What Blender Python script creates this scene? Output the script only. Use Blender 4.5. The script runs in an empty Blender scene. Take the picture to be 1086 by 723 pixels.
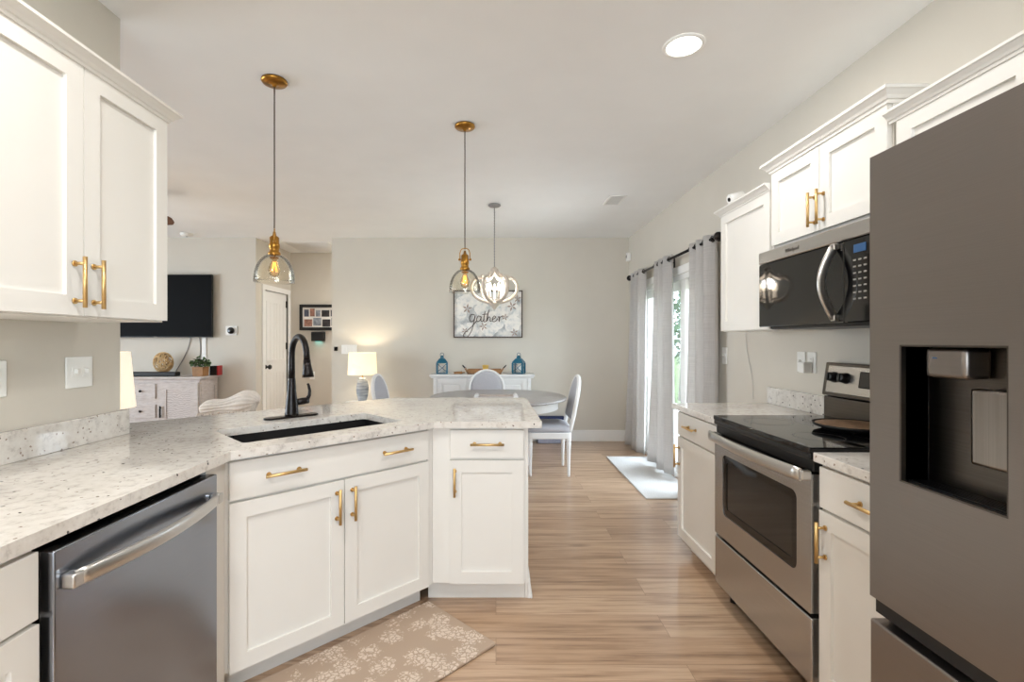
import bpy, bmesh, math, random
from mathutils import Vector, Matrix, Euler
random.seed(7)
PI = math.pi
S = bpy.context.scene
COL = S.collection

# ------------------------------------------------------------------ camera, world, exposure
CAM_H = 1.305
F_PX = 515.0
cam_d = bpy.data.cameras.new('camera'); cam = bpy.data.objects.new('camera', cam_d); COL.objects.link(cam)
cam_d.sensor_width = 36.0; cam_d.lens = 36.0 * F_PX / 1086.0
cam_d.shift_x = 17.0 / 1086.0; cam_d.shift_y = 0.0
cam_d.clip_start = 0.02; cam_d.clip_end = 200
cam.location = (0, 0, CAM_H); cam.rotation_euler = (PI / 2, 0, 0)
S.camera = cam
S.view_settings.view_transform = 'Standard'; S.view_settings.look = 'None'
S.view_settings.gamma = 1.0; S.view_settings.use_curve_mapping = False
S.view_settings.exposure = 0.24
WORLD_STRENGTH = 12.0
CAN_POWER = 15.0
try:
    S.cycles.use_denoising = True
    S.cycles.diffuse_bounces = 6; S.cycles.max_bounces = 14; S.cycles.sample_clamp_indirect = 6.0
    S.cycles.caustics_reflective = False; S.cycles.caustics_refractive = False
except Exception:
    pass
w = bpy.data.worlds.new('sky'); S.world = w; w.use_nodes = True
wn = w.node_tree.nodes; wl = w.node_tree.links
bg = wn['Background']; bg.inputs['Strength'].default_value = WORLD_STRENGTH
bg.inputs['Color'].default_value = (0.77, 0.89, 1.0, 1)

def area(name, loc, rot, sx, sy, power, color=(1, 1, 1), portal=False, shape='RECTANGLE', spread=None, parent=None):
    d = bpy.data.lights.new(name, 'AREA'); d.shape = shape; d.size = sx; d.size_y = sy
    d.energy = power; d.color = color
    if spread: d.spread = spread
    o = bpy.data.objects.new(name, d); COL.objects.link(o)
    o.location = loc; o.rotation_euler = rot
    if parent: o.parent = parent
    if portal: d.cycles.is_portal = True
    return o

# key distances
CEIL = 2.65; WR = 1.73; YB = 6.33; WL = -1.571; YH = 7.41; XT = -3.13; XB = -2.14
YREAR = -3.2; XLIV = -7.4
SLY0, SLY1, SLZ = 3.85, 5.72, 1.93          # sliding door opening
RW = (-1.2, 1.4, 0.85, 2.25)                 # added rear window x0,x1,z0,z1
LW = (0.4, 4.6, 0.35, 2.2)                   # added living window y0,y1,z0,z1
area('daylight_portal_slider', (WR + .13, (SLY0 + SLY1) / 2, SLZ / 2), (0, PI / 2, 0), SLZ, SLY1 - SLY0, 1, portal=True)
area('daylight_portal_rear', ((RW[0] + RW[1]) / 2, YREAR - .02, (RW[2] + RW[3]) / 2), (PI / 2, 0, 0), RW[1] - RW[0], RW[3] - RW[2], 1, portal=True)
area('daylight_portal_living', (XLIV - .02, (LW[0] + LW[1]) / 2, (LW[2] + LW[3]) / 2), (0, -PI / 2, 0), LW[3] - LW[2], LW[1] - LW[0], 1, portal=True)

# ------------------------------------------------------------------ helpers
def srgb(r, g, b):
    def f(c):
        c /= 255.0
        return c / 12.92 if c <= 0.04045 else ((c + .055) / 1.055) ** 2.4
    return (f(r), f(g), f(b), 1.0)

MATS = {}
class NT:
    def __init__(s, name):
        s.m = bpy.data.materials.new(name); s.m.use_nodes = True
        s.n = s.m.node_tree.nodes; s.l = s.m.node_tree.links; s.b = s.n['Principled BSDF']; MATS[name] = s.m
    def node(s, t, **kw):
        n = s.n.new(t)
        for k, v in kw.items():
            if k.startswith('i_'):
                n.inputs[k[2:].replace('_', ' ')].default_value = v
            else: setattr(n, k, v)
        return n
    def link(s, a, b): s.l.new(a, b)
    def set(s, **kw):
        for k, v in kw.items(): s.b.inputs[k.replace('_', ' ')].default_value = v
    def coords(s, scale=(1, 1, 1), kind='Object', rot=(0, 0, 0)):
        tc = s.node('ShaderNodeTexCoord'); mp = s.node('ShaderNodeMapping')
        mp.inputs['Scale'].default_value = scale; mp.inputs['Rotation'].default_value = rot
        s.link(tc.outputs[kind], mp.inputs['Vector']); return mp.outputs['Vector']
    def noise(s, vec, scale=5, detail=2, rough=.5):
        n = s.node('ShaderNodeTexNoise'); n.inputs['Scale'].default_value = scale; n.inputs['Detail'].default_value = detail
        n.inputs['Roughness'].default_value = rough
        s.link(vec, n.inputs['Vector']); return n.outputs['Fac']
    def ramp(s, fac, stops):
        r = s.node('ShaderNodeValToRGB'); e = r.color_ramp.elements
        e[0].position, e[0].color = stops[0]; e[1].position, e[1].color = stops[-1]
        for p, c in stops[1:-1]:
            x = e.new(p); x.color = c
        s.link(fac, r.inputs['Fac']); return r.outputs['Color']
    def mix(s, fac, a, b, mode='MIX'):
        m = s.node('ShaderNodeMix', data_type='RGBA', blend_type=mode)
        if isinstance(fac, (int, float)): m.inputs['Factor'].default_value = fac
        else: s.link(fac, m.inputs['Factor'])
        for v, i in ((a, 6), (b, 7)):
            if isinstance(v, (tuple, list)): m.inputs[i].default_value = v
            else: s.link(v, m.inputs[i])
        return m.outputs[2]
    def color(s, c): s.link(c, s.b.inputs['Base Color'])
    def bump(s, fac, strength=.1, dist=.01):
        b = s.node('ShaderNodeBump'); b.inputs['Strength'].default_value = strength; b.inputs['Distance'].default_value = dist
        s.link(fac, b.inputs['Height']); s.link(b.outputs['Normal'], s.b.inputs['Normal'])

def plain(name, rgb, rough=.5, metal=0.0, var=.04, scale=8, bump=0.0, **kw):
    t = NT(name); c = srgb(*rgb)
    v = t.coords(); f = t.noise(v, scale, 3)
    lo = tuple(x * (1 - var) for x in c[:3]) + (1,); hi = tuple(min(1, x * (1 + var)) for x in c[:3]) + (1,)
    t.color(t.ramp(f, [(.3, lo), (.7, hi)]))
    t.set(Roughness=rough, Metallic=metal, **kw)
    if bump: t.bump(f, bump)
    return t.m

M = {}
M['wall'] = plain('wall_paint', (210, 204, 193), .85, var=.015, scale=3)
M['ceil'] = plain('ceiling_paint', (243, 244, 244), .9, var=.015, scale=3)
M['trim'] = plain('trim_paint', (240, 239, 236), .45, var=.01)
M['white'] = plain('cabinet_white', (229, 226, 220), .42, var=.012, scale=4)
M['whitewood'] = plain('chair_white', (226, 226, 225), .4, var=.02)
M['gold'] = plain('brushed_gold', (214, 180, 124), .42, 1.0, var=.06, scale=60)
M['brass'] = plain('aged_brass', (176, 128, 58), .28, 1.0, var=.12, scale=40)
M['black'] = plain('black_plastic', (12, 12, 13), .35, var=.1)
M['blackgloss'] = plain('black_glass', (10, 10, 11), .04, var=.02)
M['blackmatte'] = plain('black_matte', (16, 15, 15), .6, var=.1)
M['bronze'] = plain('oil_rubbed_bronze', (30, 25, 24), .3, .6, var=.15, scale=30)
M['plastic'] = plain('white_plastic', (238, 237, 233), .35, var=.01)
M['slot'] = plain('outlet_slot', (140, 136, 130), .5)
M['ovenglass'] = plain('oven_glass', (34, 32, 31), .06, var=.05)
M['screen'] = plain('screen_black', (5, 5, 6), .55, var=.02, **{'Specular_IOR_Level': .08})
M['navy'] = plain('navy_fabric', (32, 44, 84), .9, var=.15, scale=60, bump=.2)
M['binbody'] = plain('lavender_grey_fabric', (158, 160, 176), .9, var=.08, scale=60)
M['teal'] = plain('teal_metal', (22, 92, 116), .35, var=.1, scale=20)
M['wood'] = plain('brown_wood', (150, 108, 66), .55, var=.2, scale=14)
M['fanwood'] = plain('fan_blade_wood', (96, 62, 40), .5, var=.2, scale=20)
M['red'] = plain('red_plastic', (170, 30, 35), .4)
M['rope'] = plain('woven_rattan', (190, 158, 112), .8, var=.2, scale=40, bump=.3)
M['leaf'] = plain('leaf_green', (74, 98, 58), .6, var=.3, scale=30)
M['tree'] = plain('tree_leaf', (58, 92, 62), .7, var=.4, scale=3)
M['bark'] = plain('tree_bark', (80, 66, 54), .9, var=.3, scale=9, bump=.5)
M['lawn'] = plain('lawn_grass', (96, 120, 70), .95, var=.25, scale=12)
M['patio'] = plain('patio_concrete', (196, 192, 186), .9, var=.06)
M['knit'] = plain('cream_knit', (224, 216, 207), .95, var=.05, scale=50, bump=.3)
M['sofa'] = plain('beige_upholstery', (190, 180, 168), .95, var=.06, scale=60, bump=.2)
M['mat_white'] = plain('white_rug', (206, 205, 203), .95, var=.04, scale=90, bump=.4)
M['greypad'] = plain('grey_upholstery', (176, 176, 182), .95, var=.05, scale=120, bump=.25)
M['sconce'] = plain('photo_mat', (228, 226, 222), .7)
M['cable'] = plain('cable_white', (205, 202, 196), .5)
M['cord'] = plain('pendant_cord', (70, 56, 42), .6)
M['greycord'] = plain('grey_chain', (150, 148, 146), .5, .3)
M['chandwood'] = plain('distressed_white_wood', (206, 194, 180), .7, var=.12, scale=25, bump=.3)
M['foodyellow'] = plain('yellow_ceramic', (214, 178, 92), .4)
M['inkbrown'] = plain('brown_ink', (74, 56, 48), .7)

def t_wood_console():
    t = NT('whitewashed_wood'); v = t.coords((2, 2, 9)); f = t.noise(v, 7, 6, .6)
    t.color(t.ramp(f, [(.28, srgb(178, 169, 164)), (.5, srgb(196, 188, 184)), (.75, srgb(208, 201, 198))]))
    t.set(Roughness=.7); t.bump(f, .05, .002); return t.m
M['washed'] = t_wood_console()
def t_carved():
    t = NT('carved_washed_wood'); v = t.coords((1, 1, 1))
    wv = t.node('ShaderNodeTexWave', wave_type='RINGS'); wv.inputs['Scale'].default_value = 14; wv.inputs['Distortion'].default_value = 9; wv.inputs['Detail'].default_value = 2
    t.link(v, wv.inputs['Vector']); f = wv.outputs['Fac']
    t.color(t.ramp(f, [(.2, srgb(180, 171, 168)), (.8, srgb(206, 199, 196))])); t.set(Roughness=.75); t.bump(f, .2, .003); return t.m
M['carved'] = t_carved()
def t_table():
    t = NT('grey_table_top'); v = t.coords((2, 14, 2)); f = t.noise(v, 6, 5)
    t.color(t.ramp(f, [(.3, srgb(140, 136, 134)), (.7, srgb(172, 168, 166))])); t.set(Roughness=.3); return t.m
M['tabletop'] = t_table()

def t_granite():
    t = NT('speckled_granite'); v = t.coords()
    a = t.noise(v, 5, 5, .6); b = t.noise(v, 34, 5, .68)
    base = t.ramp(a, [(.34, srgb(202, 197, 190)), (.5, srgb(222, 217, 210)), (.68, srgb(231, 228, 222))])
    mott = t.ramp(b, [(.34, srgb(160, 152, 145)), (.47, srgb(215, 209, 202)), (.7, srgb(231, 228, 222))])
    c = t.mix(.5, base, mott)
    # dark mineral specks
    def specks(scale, size, thr, colr, c):
        vo = t.node('ShaderNodeTexVoronoi'); vo.inputs['Scale'].default_value = scale; t.link(v, vo.inputs['Vector'])
        d = t.node('ShaderNodeMath', operation='LESS_THAN'); d.inputs[1].default_value = size
        nz = t.noise(v, scale * 2.5, 2)
        ad = t.node('ShaderNodeMath', operation='MULTIPLY_ADD'); ad.inputs[1].default_value = .5; t.link(nz, ad.inputs[0]); t.link(vo.outputs['Distance'], ad.inputs[2])
        t.link(ad.outputs[0], d.inputs[0])
        sp = t.node('ShaderNodeSeparateColor'); t.link(vo.outputs['Color'], sp.inputs[0])
        g = t.node('ShaderNodeMath', operation='GREATER_THAN'); g.inputs[1].default_value = thr; t.link(sp.outputs[0], g.inputs[0])
        m = t.node('ShaderNodeMath', operation='MULTIPLY'); t.link(d.outputs[0], m.inputs[0]); t.link(g.outputs[0], m.inputs[1])
        return t.mix(m.outputs[0], c, colr)
    c = specks(60, .46, .86, srgb(150, 134, 122), c)
    c = specks(46, .40, .93, srgb(96, 70, 60), c)
    c = specks(48, .44, .895, srgb(52, 47, 48), c)
    t.color(c); t.set(Roughness=.05); t.b.inputs['Specular IOR Level'].default_value = .45
    return t.m
M['granite'] = t_granite()

def t_floor():
    t = NT('oak_planks'); v = t.coords()
    br = t.node('ShaderNodeTexBrick'); br.offset = .37; br.squash = 1
    br.inputs['Scale'].default_value = 1; br.inputs['Brick Width'].default_value = 1.22; br.inputs['Row Height'].default_value = .178
    br.inputs['Mortar Size'].default_value = .0012; br.inputs['Mortar Smooth'].default_value = .3; br.inputs['Bias'].default_value = 0
    br.inputs['Color1'].default_value = srgb(166, 134, 108); br.inputs['Color2'].default_value = srgb(186, 157, 132); br.inputs['Mortar'].default_value = srgb(132, 102, 80)
    t.link(v, br.inputs['Vector'])
    # per-plank shift of the grain so neighbours differ
    sep = t.node('ShaderNodeSeparateColor'); t.link(br.outputs['Color'], sep.inputs[0])
    mul = t.node('ShaderNodeMath', operation='MULTIPLY'); mul.inputs[1].default_value = 60; t.link(sep.outputs[0], mul.inputs[0])
    add = t.node('ShaderNodeVectorMath', operation='ADD'); t.link(v, add.inputs[0]); t.link(mul.outputs[0], add.inputs[1])
    mp = t.node('ShaderNodeMapping'); mp.inputs['Scale'].default_value = (.8, 15, 1); t.link(add.outputs[0], mp.inputs['Vector'])
    g = t.noise(mp.outputs['Vector'], 2.2, 6, .62)
    mp2 = t.node('ShaderNodeMapping'); mp2.inputs['Scale'].default_value = (2.2, 110, 1); t.link(add.outputs[0], mp2.inputs['Vector'])
    g2 = t.noise(mp2.outputs['Vector'], 3, 3, .6)
    grain = t.ramp(g, [(.30, srgb(150, 128, 112)), (.42, srgb(206, 194, 184)), (.52, srgb(238, 233, 228)), (.72, srgb(255, 253, 250))])
    c = t.mix(.85, br.outputs['Color'], grain, 'MULTIPLY')
    fine = t.ramp(g2, [(.3, (.74, .71, .68, 1)), (.62, (1, 1, 1, 1))])
    c = t.mix(.7, c, fine, 'MULTIPLY')
    kn = t.node('ShaderNodeTexVoronoi'); kn.inputs['Scale'].default_value = 1.0
    mp3 = t.node('ShaderNodeMapping'); mp3.inputs['Scale'].default_value = (1.6, 5, 1); t.link(v, mp3.inputs['Vector']); t.link(mp3.outputs['Vector'], kn.inputs['Vector'])
    kr = t.ramp(kn.outputs['Distance'], [(.02, srgb(120, 84, 60)), (.13, (1, 1, 1, 1))])
    c = t.mix(.45, c, kr, 'MULTIPLY')
    hs = t.node('ShaderNodeHueSaturation'); hs.inputs['Hue'].default_value = .506; hs.inputs['Saturation'].default_value = .93; hs.inputs['Value'].default_value = 1.36; t.link(c, hs.inputs['Color'])
    t.color(hs.outputs['Color']); t.set(Roughness=.3, Coat_Weight=.35, Coat_Roughness=.26); t.bump(br.outputs['Fac'], -.15, .002)
    return t.m
M['floor'] = t_floor()

def t_steel(name, rgb, rough, axis='z', metal=1.0, amount=.08):
    t = NT(name); sc = {'z': (1, 1, 160), 'x': (160, 1, 1), 'y': (1, 160, 1), 'v': (90, 90, 1)}[axis]
    v = t.coords(sc); f = t.noise(v, 3, 3)
    c = srgb(*rgb); lo = tuple(x * (1 - amount) for x in c[:3]) + (1,); hi = tuple(min(1, x * (1 + amount)) for x in c[:3]) + (1,)
    t.color(t.ramp(f, [(.3, lo), (.7, hi)])); t.set(Roughness=rough, Metallic=metal); t.bump(f, .015, .0006); return t.m
M['steel'] = t_steel('stainless_steel', (188, 186, 184), .26)
M['steelhandle'] = t_steel('handle_steel', (205, 203, 200), .3)
M['dwsteel'] = t_steel('dishwasher_steel', (150, 154, 163), .2, amount=.03)
M['fridgesteel'] = t_steel('dark_stainless', (140, 133, 128), .36, amount=.03)
M['paddle'] = t_steel('paddle_steel', (150, 144, 138), .28, 'v')
M['darksteel'] = t_steel('dark_steel', (96, 90, 84), .3)

def t_glass(name, col=(1, 1, 1, 1), rough=0.0, alpha=.12):
    t = NT(name)
    g = t.node('ShaderNodeBsdfGlossy'); g.inputs['Roughness'].default_value = rough
    tr = t.node('ShaderNodeBsdfTransparent'); tr.inputs['Color'].default_value = col
    fr = t.node('ShaderNodeLayerWeight'); fr.inputs['Blend'].default_value = .15
    mx = t.node('ShaderNodeMixShader'); mul = t.node('ShaderNodeMath', operation='MULTIPLY_ADD'); mul.inputs[1].default_value = .7; mul.inputs[2].default_value = alpha * .4
    t.link(fr.outputs['Fresnel'], mul.inputs[0]); t.link(mul.outputs[0], mx.inputs[0]); t.link(tr.outputs[0], mx.inputs[1]); t.link(g.outputs[0], mx.inputs[2])
    out = t.n['Material Output']; t.link(mx.outputs[0], out.inputs['Surface']); return t.m
M['pane'] = t_glass('window_glass')
M['amber'] = t_glass('amber_glass', (.992, .98, .945, 1), .02, .1)
M['bulbglass'] = t_glass('bulb_glass', (.98, .85, .62, 1), .02, .2)

def emit(name, rgb, strength):
    t = NT(name); t.set(Roughness=.5); t.b.inputs['Base Color'].default_value = srgb(*rgb)
    t.b.inputs['Emission Color'].default_value = srgb(*rgb); t.b.inputs['Emission Strength'].default_value = strength
    v = t.coords(); f = t.noise(v, 3, 1); t.link(f, t.b.inputs['Roughness'])
    return t.m
M['canlens'] = emit('downlight_lens', (255, 250, 240), 9)
M['filament'] = emit('filament', (255, 180, 90), 3)
M['candle'] = emit('candle_bulb', (255, 240, 215), 4)
M['bluedisplay'] = emit('blue_display', (34, 74, 116), .15)
M['tealglow'] = emit('teal_glow', (120, 240, 230), .6)
M['shade'] = emit('lamp_shade_fabric', (252, 236, 200), .55)
M['shade2'] = emit('tall_lamp_shade_fabric', (250, 240, 220), .5)

def t_curtain():
    t = NT('curtain_linen'); v = t.coords((2, 2, 150)); f = t.noise(v, 2, 3)
    v2 = t.coords((60, 60, 3)); f2 = t.noise(v2, 3, 2)
    c = t.mix(.4, t.ramp(f, [(.3, srgb(192, 188, 185)), (.7, srgb(216, 213, 210))]), t.ramp(f2, [(.3, srgb(196, 192, 189)), (.7, srgb(214, 211, 208))]))
    t.color(c); t.set(Roughness=.9); t.bump(f, .15, .002)
    tr = t.node('ShaderNodeBsdfTranslucent'); t.link(c, tr.inputs['Color'])
    mx = t.node('ShaderNodeMixShader'); mx.inputs[0].default_value = .32
    out = t.n['Material Output']; t.link(t.b.outputs[0], mx.inputs[1]); t.link(tr.outputs[0], mx.inputs[2]); t.link(mx.outputs[0], out.inputs['Surface'])
    return t.m
M['curtain'] = t_curtain()

def t_floormat():
    t = NT('floral_mat'); v = t.coords()
    wob = t.node('ShaderNodeTexNoise'); wob.inputs['Scale'].default_value = 26; wob.inputs['Detail'].default_value = 3; t.link(v, wob.inputs['Vector'])
    ad = t.node('ShaderNodeVectorMath', operation='MULTIPLY_ADD'); ad.inputs[1].default_value = (.045, .045, .045); t.link(wob.outputs['Color'], ad.inputs[0]); t.link(v, ad.inputs[2])
    # small petals / leaves
    vo = t.node('ShaderNodeTexVoronoi', feature='DISTANCE_TO_EDGE'); vo.inputs['Scale'].default_value = 48; t.link(ad.outputs[0], vo.inputs['Vector'])
    pet = t.ramp(vo.outputs['Distance'], [(.06, (0, 0, 0, 1)), (.14, (1, 1, 1, 1))])
    # bouquets: where petals gather
    vb = t.node('ShaderNodeTexVoronoi'); vb.inputs['Scale'].default_value = 8.5; vb.inputs['Randomness'].default_value = .75; t.link(ad.outputs[0], vb.inputs['Vector'])
    n1 = t.noise(v, 46, 3, .7)
    mm = t.node('ShaderNodeMath', operation='MULTIPLY_ADD'); mm.inputs[1].default_value = .75; t.link(n1, mm.inputs[0]); t.link(vb.outputs['Distance'], mm.inputs[2])
    bou = t.ramp(mm.outputs[0], [(.78, (1, 1, 1, 1)), (.86, (0, 0, 0, 1))])
    mk = t.mix(1.0, pet, bou, 'MULTIPLY')
    c = t.mix(mk, srgb(176, 154, 134), srgb(214, 197, 181))
    t.color(c); t.set(Roughness=.6); return t.m
M['floral'] = t_floormat()

def t_pebble():
    t = NT('ribbed_grey_ceramic'); v = t.coords((1, 1, 1)); f = t.noise(t.coords((2, 2, 30)), 3, 2)
    t.color(t.ramp(f, [(.35, srgb(120, 126, 134)), (.65, srgb(186, 190, 194))])); t.set(Roughness=.5); return t.m
M['ceramic'] = t_pebble()

def t_canvas():
    t = NT('painted_canvas'); v = t.coords(); a = t.noise(v, 7, 4, .6)
    t.color(t.ramp(a, [(.32, srgb(158, 160, 162)), (.45, srgb(194, 196, 196)), (.55, srgb(222, 220, 216)), (.72, srgb(240, 234, 226))])); t.set(Roughness=.8); return t.m
M['canvas'] = t_canvas()
def t_cotton():
    t = NT('painted_cotton'); v = t.coords(); a = t.noise(v, 16, 4, .6)
    t.color(t.ramp(a, [(.3, srgb(200, 204, 206)), (.5, srgb(236, 233, 228)), (.75, srgb(248, 243, 236))])); t.set(Roughness=.8); return t.m
M['cotton'] = t_cotton()
M['sepal'] = plain('painted_sepal', (166, 146, 134), .8, var=.25, scale=30)
M['stripe'] = plain('pan_mottle', (120, 92, 66), .5, var=.5, scale=45)

class MB:
    def __init__(s): s.bm = bmesh.new(); s.mi = 0
    def _fin(s, verts, faces, smooth):
        for f in faces: f.smooth = smooth; f.material_index = s.mi
    def box(s, x0, x1, y0, y1, z0, z1, bev=0.0, seg=1, mat=None):
        r = bmesh.ops.create_cube(s.bm, size=1)
        vs = r['verts']
        for v in vs:
            v.co = Vector(((x0 + x1) / 2 + v.co.x * (x1 - x0), (y0 + y1) / 2 + v.co.y * (y1 - y0), (z0 + z1) / 2 + v.co.z * (z1 - z0)))
        if mat: 
            for v in vs: v.co = mat @ v.co
        fs = list({f for v in vs for f in v.link_faces}); s._fin(vs, fs, False)
        if bev > 0:
            es = list({e for v in vs for e in v.link_edges})
            rr = bmesh.ops.bevel(s.bm, geom=es, offset=bev, segments=seg, affect='EDGES', profile=.6)
            s._fin(None, rr['faces'], seg > 1)
            for f in rr['faces']: f.material_index = s.mi
        return s
    def tube(s, pts, r, n=10, closed=False, caps=True):
        pts = [Vector(p) for p in pts]; N = len(pts); rings = []
        rad = r if isinstance(r, (list, tuple)) else [r] * N
        prev = None
        for i, p in enumerate(pts):
            if closed: t = pts[(i + 1) % N] - pts[i - 1]
            else: t = pts[min(i + 1, N - 1)] - pts[max(i - 1, 0)]
            t.normalize()
            if prev is None:
                a = Vector((0, 0, 1)) if abs(t.z) < .9 else Vector((1, 0, 0))
                u = t.cross(a).normalized()
            else:
                u = (prev - t * prev.dot(t))
                u = u.normalized() if u.length > 1e-6 else t.orthogonal().normalized()
            prev = u; vv = t.cross(u)
            rr = rad[i]; ru, rv = rr if isinstance(rr, tuple) else (rr, rr)
            rings.append([s.bm.verts.new(p + u * (ru * math.cos(2 * PI * k / n)) + vv * (rv * math.sin(2 * PI * k / n))) for k in range(n)])
        fs = []
        for i in range(N if closed else N - 1):
            a, b = rings[i], rings[(i + 1) % N]
            for k in range(n): fs.append(s.bm.faces.new((a[k], a[(k + 1) % n], b[(k + 1) % n], b[k])))
        s._fin(None, fs, n > 5)
        if caps and not closed:
            e = [s.bm.faces.new(rings[0][::-1]), s.bm.faces.new(rings[-1])]; s._fin(None, e, False)
        return s
    def cyl(s, p0, p1, r, n=16, r1=None): return s.tube([p0, p1], [r, r if r1 is None else r1], n)
    def lathe(s, prof, c=(0, 0, 0), n=24, smooth=True, mat=None):
        rings = []
        for (r, z) in prof:
            if r < 1e-6: rings.append([s.bm.verts.new((c[0], c[1], c[2] + z))])
            else: rings.append([s.bm.verts.new((c[0] + r * math.cos(2 * PI * k / n), c[1] + r * math.sin(2 * PI * k / n), c[2] + z)) for k in range(n)])
        if mat:
            for rg in rings:
                for v in rg: v.co = mat @ v.co
        fs = []
        for a, b in zip(rings[:-1], rings[1:]):
            if len(a) == 1 and len(b) == 1: continue
            for k in range(n):
                k2 = (k + 1) % n
                if len(a) == 1: fs.append(s.bm.faces.new((a[0], b[k2], b[k])))
                elif len(b) == 1: fs.append(s.bm.faces.new((a[k], a[k2], b[0])))
                else: fs.append(s.bm.faces.new((a[k], a[k2], b[k2], b[k])))
        s._fin(None, fs, smooth); return s
    def prism(s, poly, z0, z1, bev=0.0, mat=None):
        lo = [s.bm.verts.new((x, y, z0)) for x, y in poly]; hi = [s.bm.verts.new((x, y, z1)) for x, y in poly]; n = len(poly)
        if mat:
            for v in lo + hi: v.co = mat @ v.co
        fs = [s.bm.faces.new(lo[::-1]), s.bm.faces.new(hi)] + [s.bm.faces.new((lo[i], lo[(i + 1) % n], hi[(i + 1) % n], hi[i])) for i in range(n)]
        s._fin(None, fs, False)
        if bev:
            es = list({e for f in fs for e in f.edges})
            rr = bmesh.ops.bevel(s.bm, geom=es, offset=bev, segments=2, affect='EDGES', profile=.5); s._fin(None, rr['faces'], True)
        return s
    def holed(s, outer, holes_rect, z0, z1):
        """polygon (list of xy) with one rectangular/poly hole, extruded z0..z1"""
        bm = s.bm; lo = []; 
        def loop(pts, z): return [bm.verts.new((x, y, z)) for x, y in pts]
        for z in (z0, z1):
            o = loop(outer, z); h = loop(holes_rect, z)
            es = [bm.edges.new((l[i], l[(i + 1) % len(l)])) for l in (o, h) for i in range(len(l))]
            r = bmesh.ops.triangle_fill(bm, use_beauty=True, edges=es)
            fs = [g for g in r['geom'] if isinstance(g, bmesh.types.BMFace)]; s._fin(None, fs, False); lo.append((o, h))
        for a, b in zip(lo[0], lo[1]):
            n = len(a)
            fs = [bm.faces.new((a[i], a[(i + 1) % n], b[(i + 1) % n], b[i])) for i in range(n)]; s._fin(None, fs, False)
        return s
    def ring(s, o, h, y0, y1):
        """rect frame in xz plane; o,h = (x0,x1,z0,z1), extruded y0..y1"""
        def L(r, y): return [s.bm.verts.new(p) for p in ((r[0], y, r[2]), (r[1], y, r[2]), (r[1], y, r[3]), (r[0], y, r[3]))]
        a, b, c, d = L(o, y0), L(h, y0), L(o, y1), L(h, y1); fs = []
        for i in range(4):
            j = (i + 1) % 4
            fs += [s.bm.faces.new((a[i], a[j], b[j], b[i])), s.bm.faces.new((c[i], d[i], d[j], c[j])), s.bm.faces.new((a[i], c[i], c[j], a[j])), s.bm.faces.new((b[i], b[j], d[j], d[i]))]
        s._fin(None, fs, False); return s
    def sphere(s, c, r, n=14, sc=(1, 1, 1)):
        m = Matrix.Translation(c) @ Matrix.Diagonal((sc[0] * r, sc[1] * r, sc[2] * r, 1))
        q = bmesh.ops.create_uvsphere(s.bm, u_segments=n, v_segments=max(6, n // 2), radius=1, matrix=m)
        s._fin(None, {f for v in q['verts'] for f in v.link_faces}, True); return s
    def grid(s, fn, nu, nv, thick=None):
        vs = [[s.bm.verts.new(fn(i / nu, j / nv)) for j in range(nv + 1)] for i in range(nu + 1)]
        fs = [s.bm.faces.new((vs[i][j], vs[i + 1][j], vs[i + 1][j + 1], vs[i][j + 1])) for i in range(nu) for j in range(nv)]
        s._fin(None, fs, True)
        if thick:
            bmesh.ops.recalc_face_normals(s.bm, faces=fs)
            r = bmesh.ops.solidify(s.bm, geom=fs, thickness=thick)
            s._fin(None, [g for g in r['geom'] if isinstance(g, bmesh.types.BMFace)], True)
        return s
    def text(s, body, size, mat, depth=.0008, align='CENTER'):
        c = bpy.data.curves.new('lettering', 'FONT'); c.body = body; c.size = size; c.extrude = depth; c.align_x = align; c.align_y = 'CENTER'
        o = bpy.data.objects.new('lettering', c); COL.objects.link(o)
        dg = bpy.context.evaluated_depsgraph_get(); me = bpy.data.meshes.new_from_object(o.evaluated_get(dg))
        bpy.data.objects.remove(o); bpy.data.curves.remove(c)
        me.transform(mat); n0 = len(s.bm.faces); s.bm.from_mesh(me); bpy.data.meshes.remove(me)
        s.bm.faces.ensure_lookup_table()
        for f in s.bm.faces[n0:]: f.material_index = s.mi
        return s
    def xform(s, m): s.bm.transform(m); return s
    def build(s, name, mats, parent=None, world=False, loc=None, rotz=0):
        if not isinstance(mats, (list, tuple)): mats = [mats]
        bmesh.ops.recalc_face_normals(s.bm, faces=s.bm.faces[:])
        if world and parent is not None:
            r = parent; m = Matrix.Identity(4)
            while r: m = r.matrix_basis @ m; r = r.parent
            s.bm.transform(m.inverted())
        me = bpy.data.meshes.new(name); s.bm.to_mesh(me); s.bm.free()
        for q in mats: me.materials.append(q)
        o = bpy.data.objects.new(name, me); COL.objects.link(o)
        if parent: o.parent = parent
        if loc: o.location = loc
        if rotz: o.rotation_euler.z = rotz
        return o

def struct(o):
    o['kind'] = 'structure'; return o
def tag(o, label, cat, group=None):
    o['label'] = label; o['category'] = cat
    if group: o['group'] = group
    return o
def thing(name, label, cat, loc=(0, 0, 0), rotz=0, group=None):
    o = bpy.data.objects.new(name, None); COL.objects.link(o); o.empty_display_size = .1
    o.location = loc; o.rotation_euler = (0, 0, rotz); return tag(o, label, cat, group)
def dup(o, parent=None):
    c = o.copy(); COL.objects.link(c); c.parent = parent
    for ch in list(o.children): dup(ch, c)
    return c

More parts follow.
